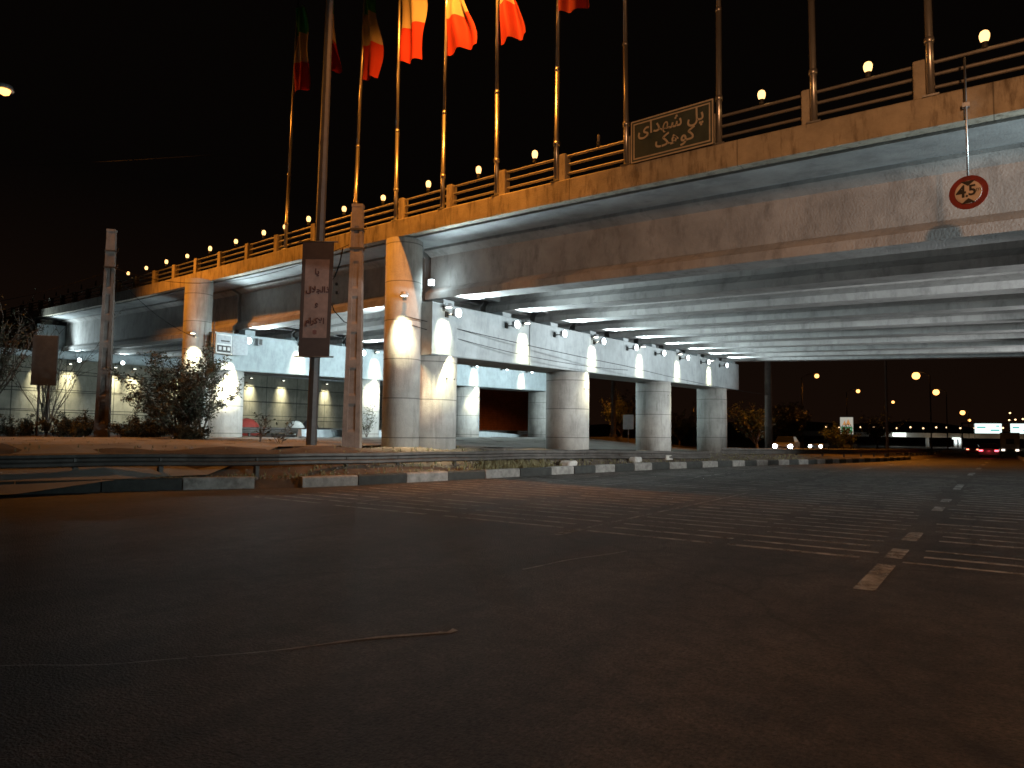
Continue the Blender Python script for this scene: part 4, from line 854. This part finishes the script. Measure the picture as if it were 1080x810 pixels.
# street lamp behind the camera on the right: it lights the right part of the bridge face and the near asphalt
t = thing('street_lamp', 'street lamp standing beside the road outside the picture on the right', 'street lamp', (6.6, -6, .1))
mb = MB(); mb.tube([(0, 0, -.3), (0, 0, 7.6), (-.5, .1, 8.3), (-1.9, .3, 8.5)], [.12, .09, .06, .05], 8); build('post', mb, m_dark, t, True)
mb = MB(); mb.lathe([(.08, .2), (.22, .14), (.26, .0)], 12, (-2, .3, 8.45)); hh = build('lamp_head', mb, m_lampbody, t, True)
mb = MB(); mb.lathe([(.05, -.12), (.16, -.08), (.2, -.01)], 12, (-2, .3, 8.45)); build('lens', mb, m_sod, hh, True)
light('sodium_lamp', 'SPOT', (-2, .3, 8.2), 7400, (1, .48, .21), t, .5, (-.16, 1, -.24), 96, 1)

# green roadside sign
gs = thing('roadside_sign', 'upright white and green roadside sign lit in front of the dark trees', 'sign', (-14.6, 87.3, gz(-14.6, 87.3)), R(10)); zc = 2.47 - gz(-14.6, 87.3)
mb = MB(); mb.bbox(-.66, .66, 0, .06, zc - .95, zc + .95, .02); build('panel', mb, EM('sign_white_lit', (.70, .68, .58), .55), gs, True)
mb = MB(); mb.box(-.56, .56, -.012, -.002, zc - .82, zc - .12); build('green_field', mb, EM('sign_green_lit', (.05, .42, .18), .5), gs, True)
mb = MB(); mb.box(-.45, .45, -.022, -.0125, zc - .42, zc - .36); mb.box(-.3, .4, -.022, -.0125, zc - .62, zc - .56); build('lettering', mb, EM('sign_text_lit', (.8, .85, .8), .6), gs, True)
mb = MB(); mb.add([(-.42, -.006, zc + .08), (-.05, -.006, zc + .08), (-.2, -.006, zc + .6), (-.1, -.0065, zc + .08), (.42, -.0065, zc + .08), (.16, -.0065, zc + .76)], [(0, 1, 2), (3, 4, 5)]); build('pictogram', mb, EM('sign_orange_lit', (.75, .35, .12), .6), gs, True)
for s_ in (-.4, .4): mb = MB(); mb.tube([(s_, .1, -.2), (s_, .1, zc + .8)], .05, 8); build('post', mb, m_dark, gs, True)
# small white sign between columns
ws = thing('roadside_sign', 'small plain pale sign partly hidden by the third near column', 'sign', (-24.2, 51, gz(-24.2, 51)), R(20))
mb = MB(); mb.bbox(-.42, .42, 0, .04, 1.1, 2.25, .02); build('panel', mb, m_white, ws, True); mb = MB(); mb.tube([(0, .06, -.2), (0, .06, 2.1)], .04, 8); build('post', mb, m_steel, ws, True)
# gantry with two lit direction signs
ga = thing('sign_gantry', 'distant gantry over the road carrying two glowing white direction signs', 'gantry', (-1, 361, -4))
mb = MB(); mb.tube([(-14, 0, 0), (-14, 0, 11.4)], .3, 8); mb.tube([(13, 0, 0), (13, 0, 11.4)], .3, 8); mb.tube([(-14, 0, 11.2), (13, 0, 11.2)], .22, 8); mb.tube([(-14, 0, 7.0), (13, 0, 7.0)], .18, 8); build('frame', mb, m_dark, ga, True)
m_sl = EM('sign_face_lit', (.80, .95, .92), 1.5); m_teal = EM('sign_teal_lit', (.08, .55, .50), .9)
for cx, w in ((-4.8, 9.6), (6.6, 7.2)):
    mb = MB(); mb.bbox(cx - w / 2, cx + w / 2, -.7, -.4, 6.9, 11.0, .1); pn = build('sign_panel', mb, m_sl, ga, True)
    mb = MB(); mb.box(cx - w * .4, cx - w * .08, -.76, -.705, 9.1, 9.7); mb.box(cx + w * .1, cx + w * .42, -.76, -.705, 7.9, 8.5); mb.box(cx + w * .3, cx + w * .42, -.76, -.705, 9.7, 10.2); build('direction_lettering', mb, m_teal, pn, True)
# distant overpass
ov = thing('distant_overpass', 'distant low overpass crossing the road with its deck lit orange and white', 'bridge', (-30, 412, -4))
dk = M('far_deck', (.35, .33, .30), .8, .2, .2)
mb = MB(); mb.hexa([(-62, -3, 4.9), (62, -3, 4.6), (62, 9, 4.6), (-62, 9, 4.9), (-62, -3, 7.4), (62, -3, 6.6), (62, 9, 6.6), (-62, 9, 7.4)]); build('deck', mb, dk, ov, True)
for x_ in (-2, 10, 12, 30): mb = MB(); mb.lathe([(.8, -.2), (.8, 4.9)], 12, (x_, 0, 0)); build('pier', mb, m_white, ov, True)
for x_, w_ in ((-14, 6), (10.5, 3.4)):
    mb = MB(); mb.bbox(x_ - w_ / 2, x_ + w_ / 2, -3.5, -3.02, 4.1 if w_ < 4 else 5.1, 4.85 if w_ < 4 else 7.0, .1); build('face_glow', mb, EM('floodlit_face_glow', (.85, .97, .9), 2.0), ov, True)  # glowing slabs stand in for floodlit parts of the overpass, not lamps
for k in range(5): light('overpass_flood', 'POINT', (-14 + 15 * k, -9, 4.5), 260 if k else 900, (1, .72, .42) if k else (.9, 1, .95), ov, .3)
light('overpass_flood', 'POINT', (10.5, -3.5, 3.5), 900, (.85, .97, 1), ov, .3)
fp = None
m_fl = EM('far_lamp_glass', (1.0, .62, .32), 3.5)
for k in range(17):
    x_ = -78 + k * 5.5 + random.uniform(-.8, .8); zq = 4.6 + random.uniform(-.5, .5)
    if fp is None:
        fp = thing('overpass_lamp', 'x', 'street lamp', (x_, 409.5, 3.3)); mb = MB(); mb.tube([(0, 0, 0), (0, 0, 2.2)], .08, 6); build('post', mb, m_dark, fp, True)
        mb = MB(); mb.lathe([(.1, 2.0), (.38, 2.2), (.4, 2.5), (.15, 2.7)], 10); build('globe', mb, m_fl, fp, True); o = fp
    else: o = copy_tree(fp)
    o.location = (x_, 409.5, 3.3 + random.uniform(-.3, .3) - .008 * k); o['group'] = 'tiny lamps on the distant overpass'; o['label'] = f'tiny warm lamp on the distant overpass, {ORD[k]} from its left end'
for k, (x_, zq) in enumerate([(2, 9.5), (4.5, 9.7), (7.5, 10), (12, 10.4), (15, 10.5), (2.4, 13)]):
    t = thing('distant_lamp', f'tiny white lamp in the dark above the gantry signs, {ORD[k]} from the left', 'street lamp', (x_, 430, -4), 0, 'tiny lamps above the gantry'); mb = MB(); mb.tube([(0, 0, 0), (0, 0, zq + 4)], .1, 6); build('post', mb, m_dark, t, True); mb = MB(); mb.lathe([(.1, 0), (.4, .2), (.4, .5), (.1, .7)], 10, (0, 0, zq + 4)); build('globe', mb, m_fl, t, True)
# dark hills behind
hl = MB(); rndh = random.Random(5); NN = 60; rings = []
for i in range(NN + 1):
    a = -1.35 + 1.75 * i / NN; r1, r2 = 620, 980; hh = 6 + 9 * (.5 + .5 * math.sin(i * .33 + 1)) + 3 * math.sin(i * .9) + rndh.uniform(-1, 1)
    rings.append([(r1 * math.sin(a), r1 * math.cos(a), -6), ((r1 + 120) * math.sin(a), (r1 + 120) * math.cos(a), hh * .7), (r2 * math.sin(a), r2 * math.cos(a), hh * 1.3), (r2 * 1.2 * math.sin(a), r2 * 1.2 * math.cos(a), -6)])
hl.sweep(rings, closed=False, caps=False, smooth=True); struct('hills', hl, M('hill_scrub', (.07, .05, .035), .95, .4, .02))
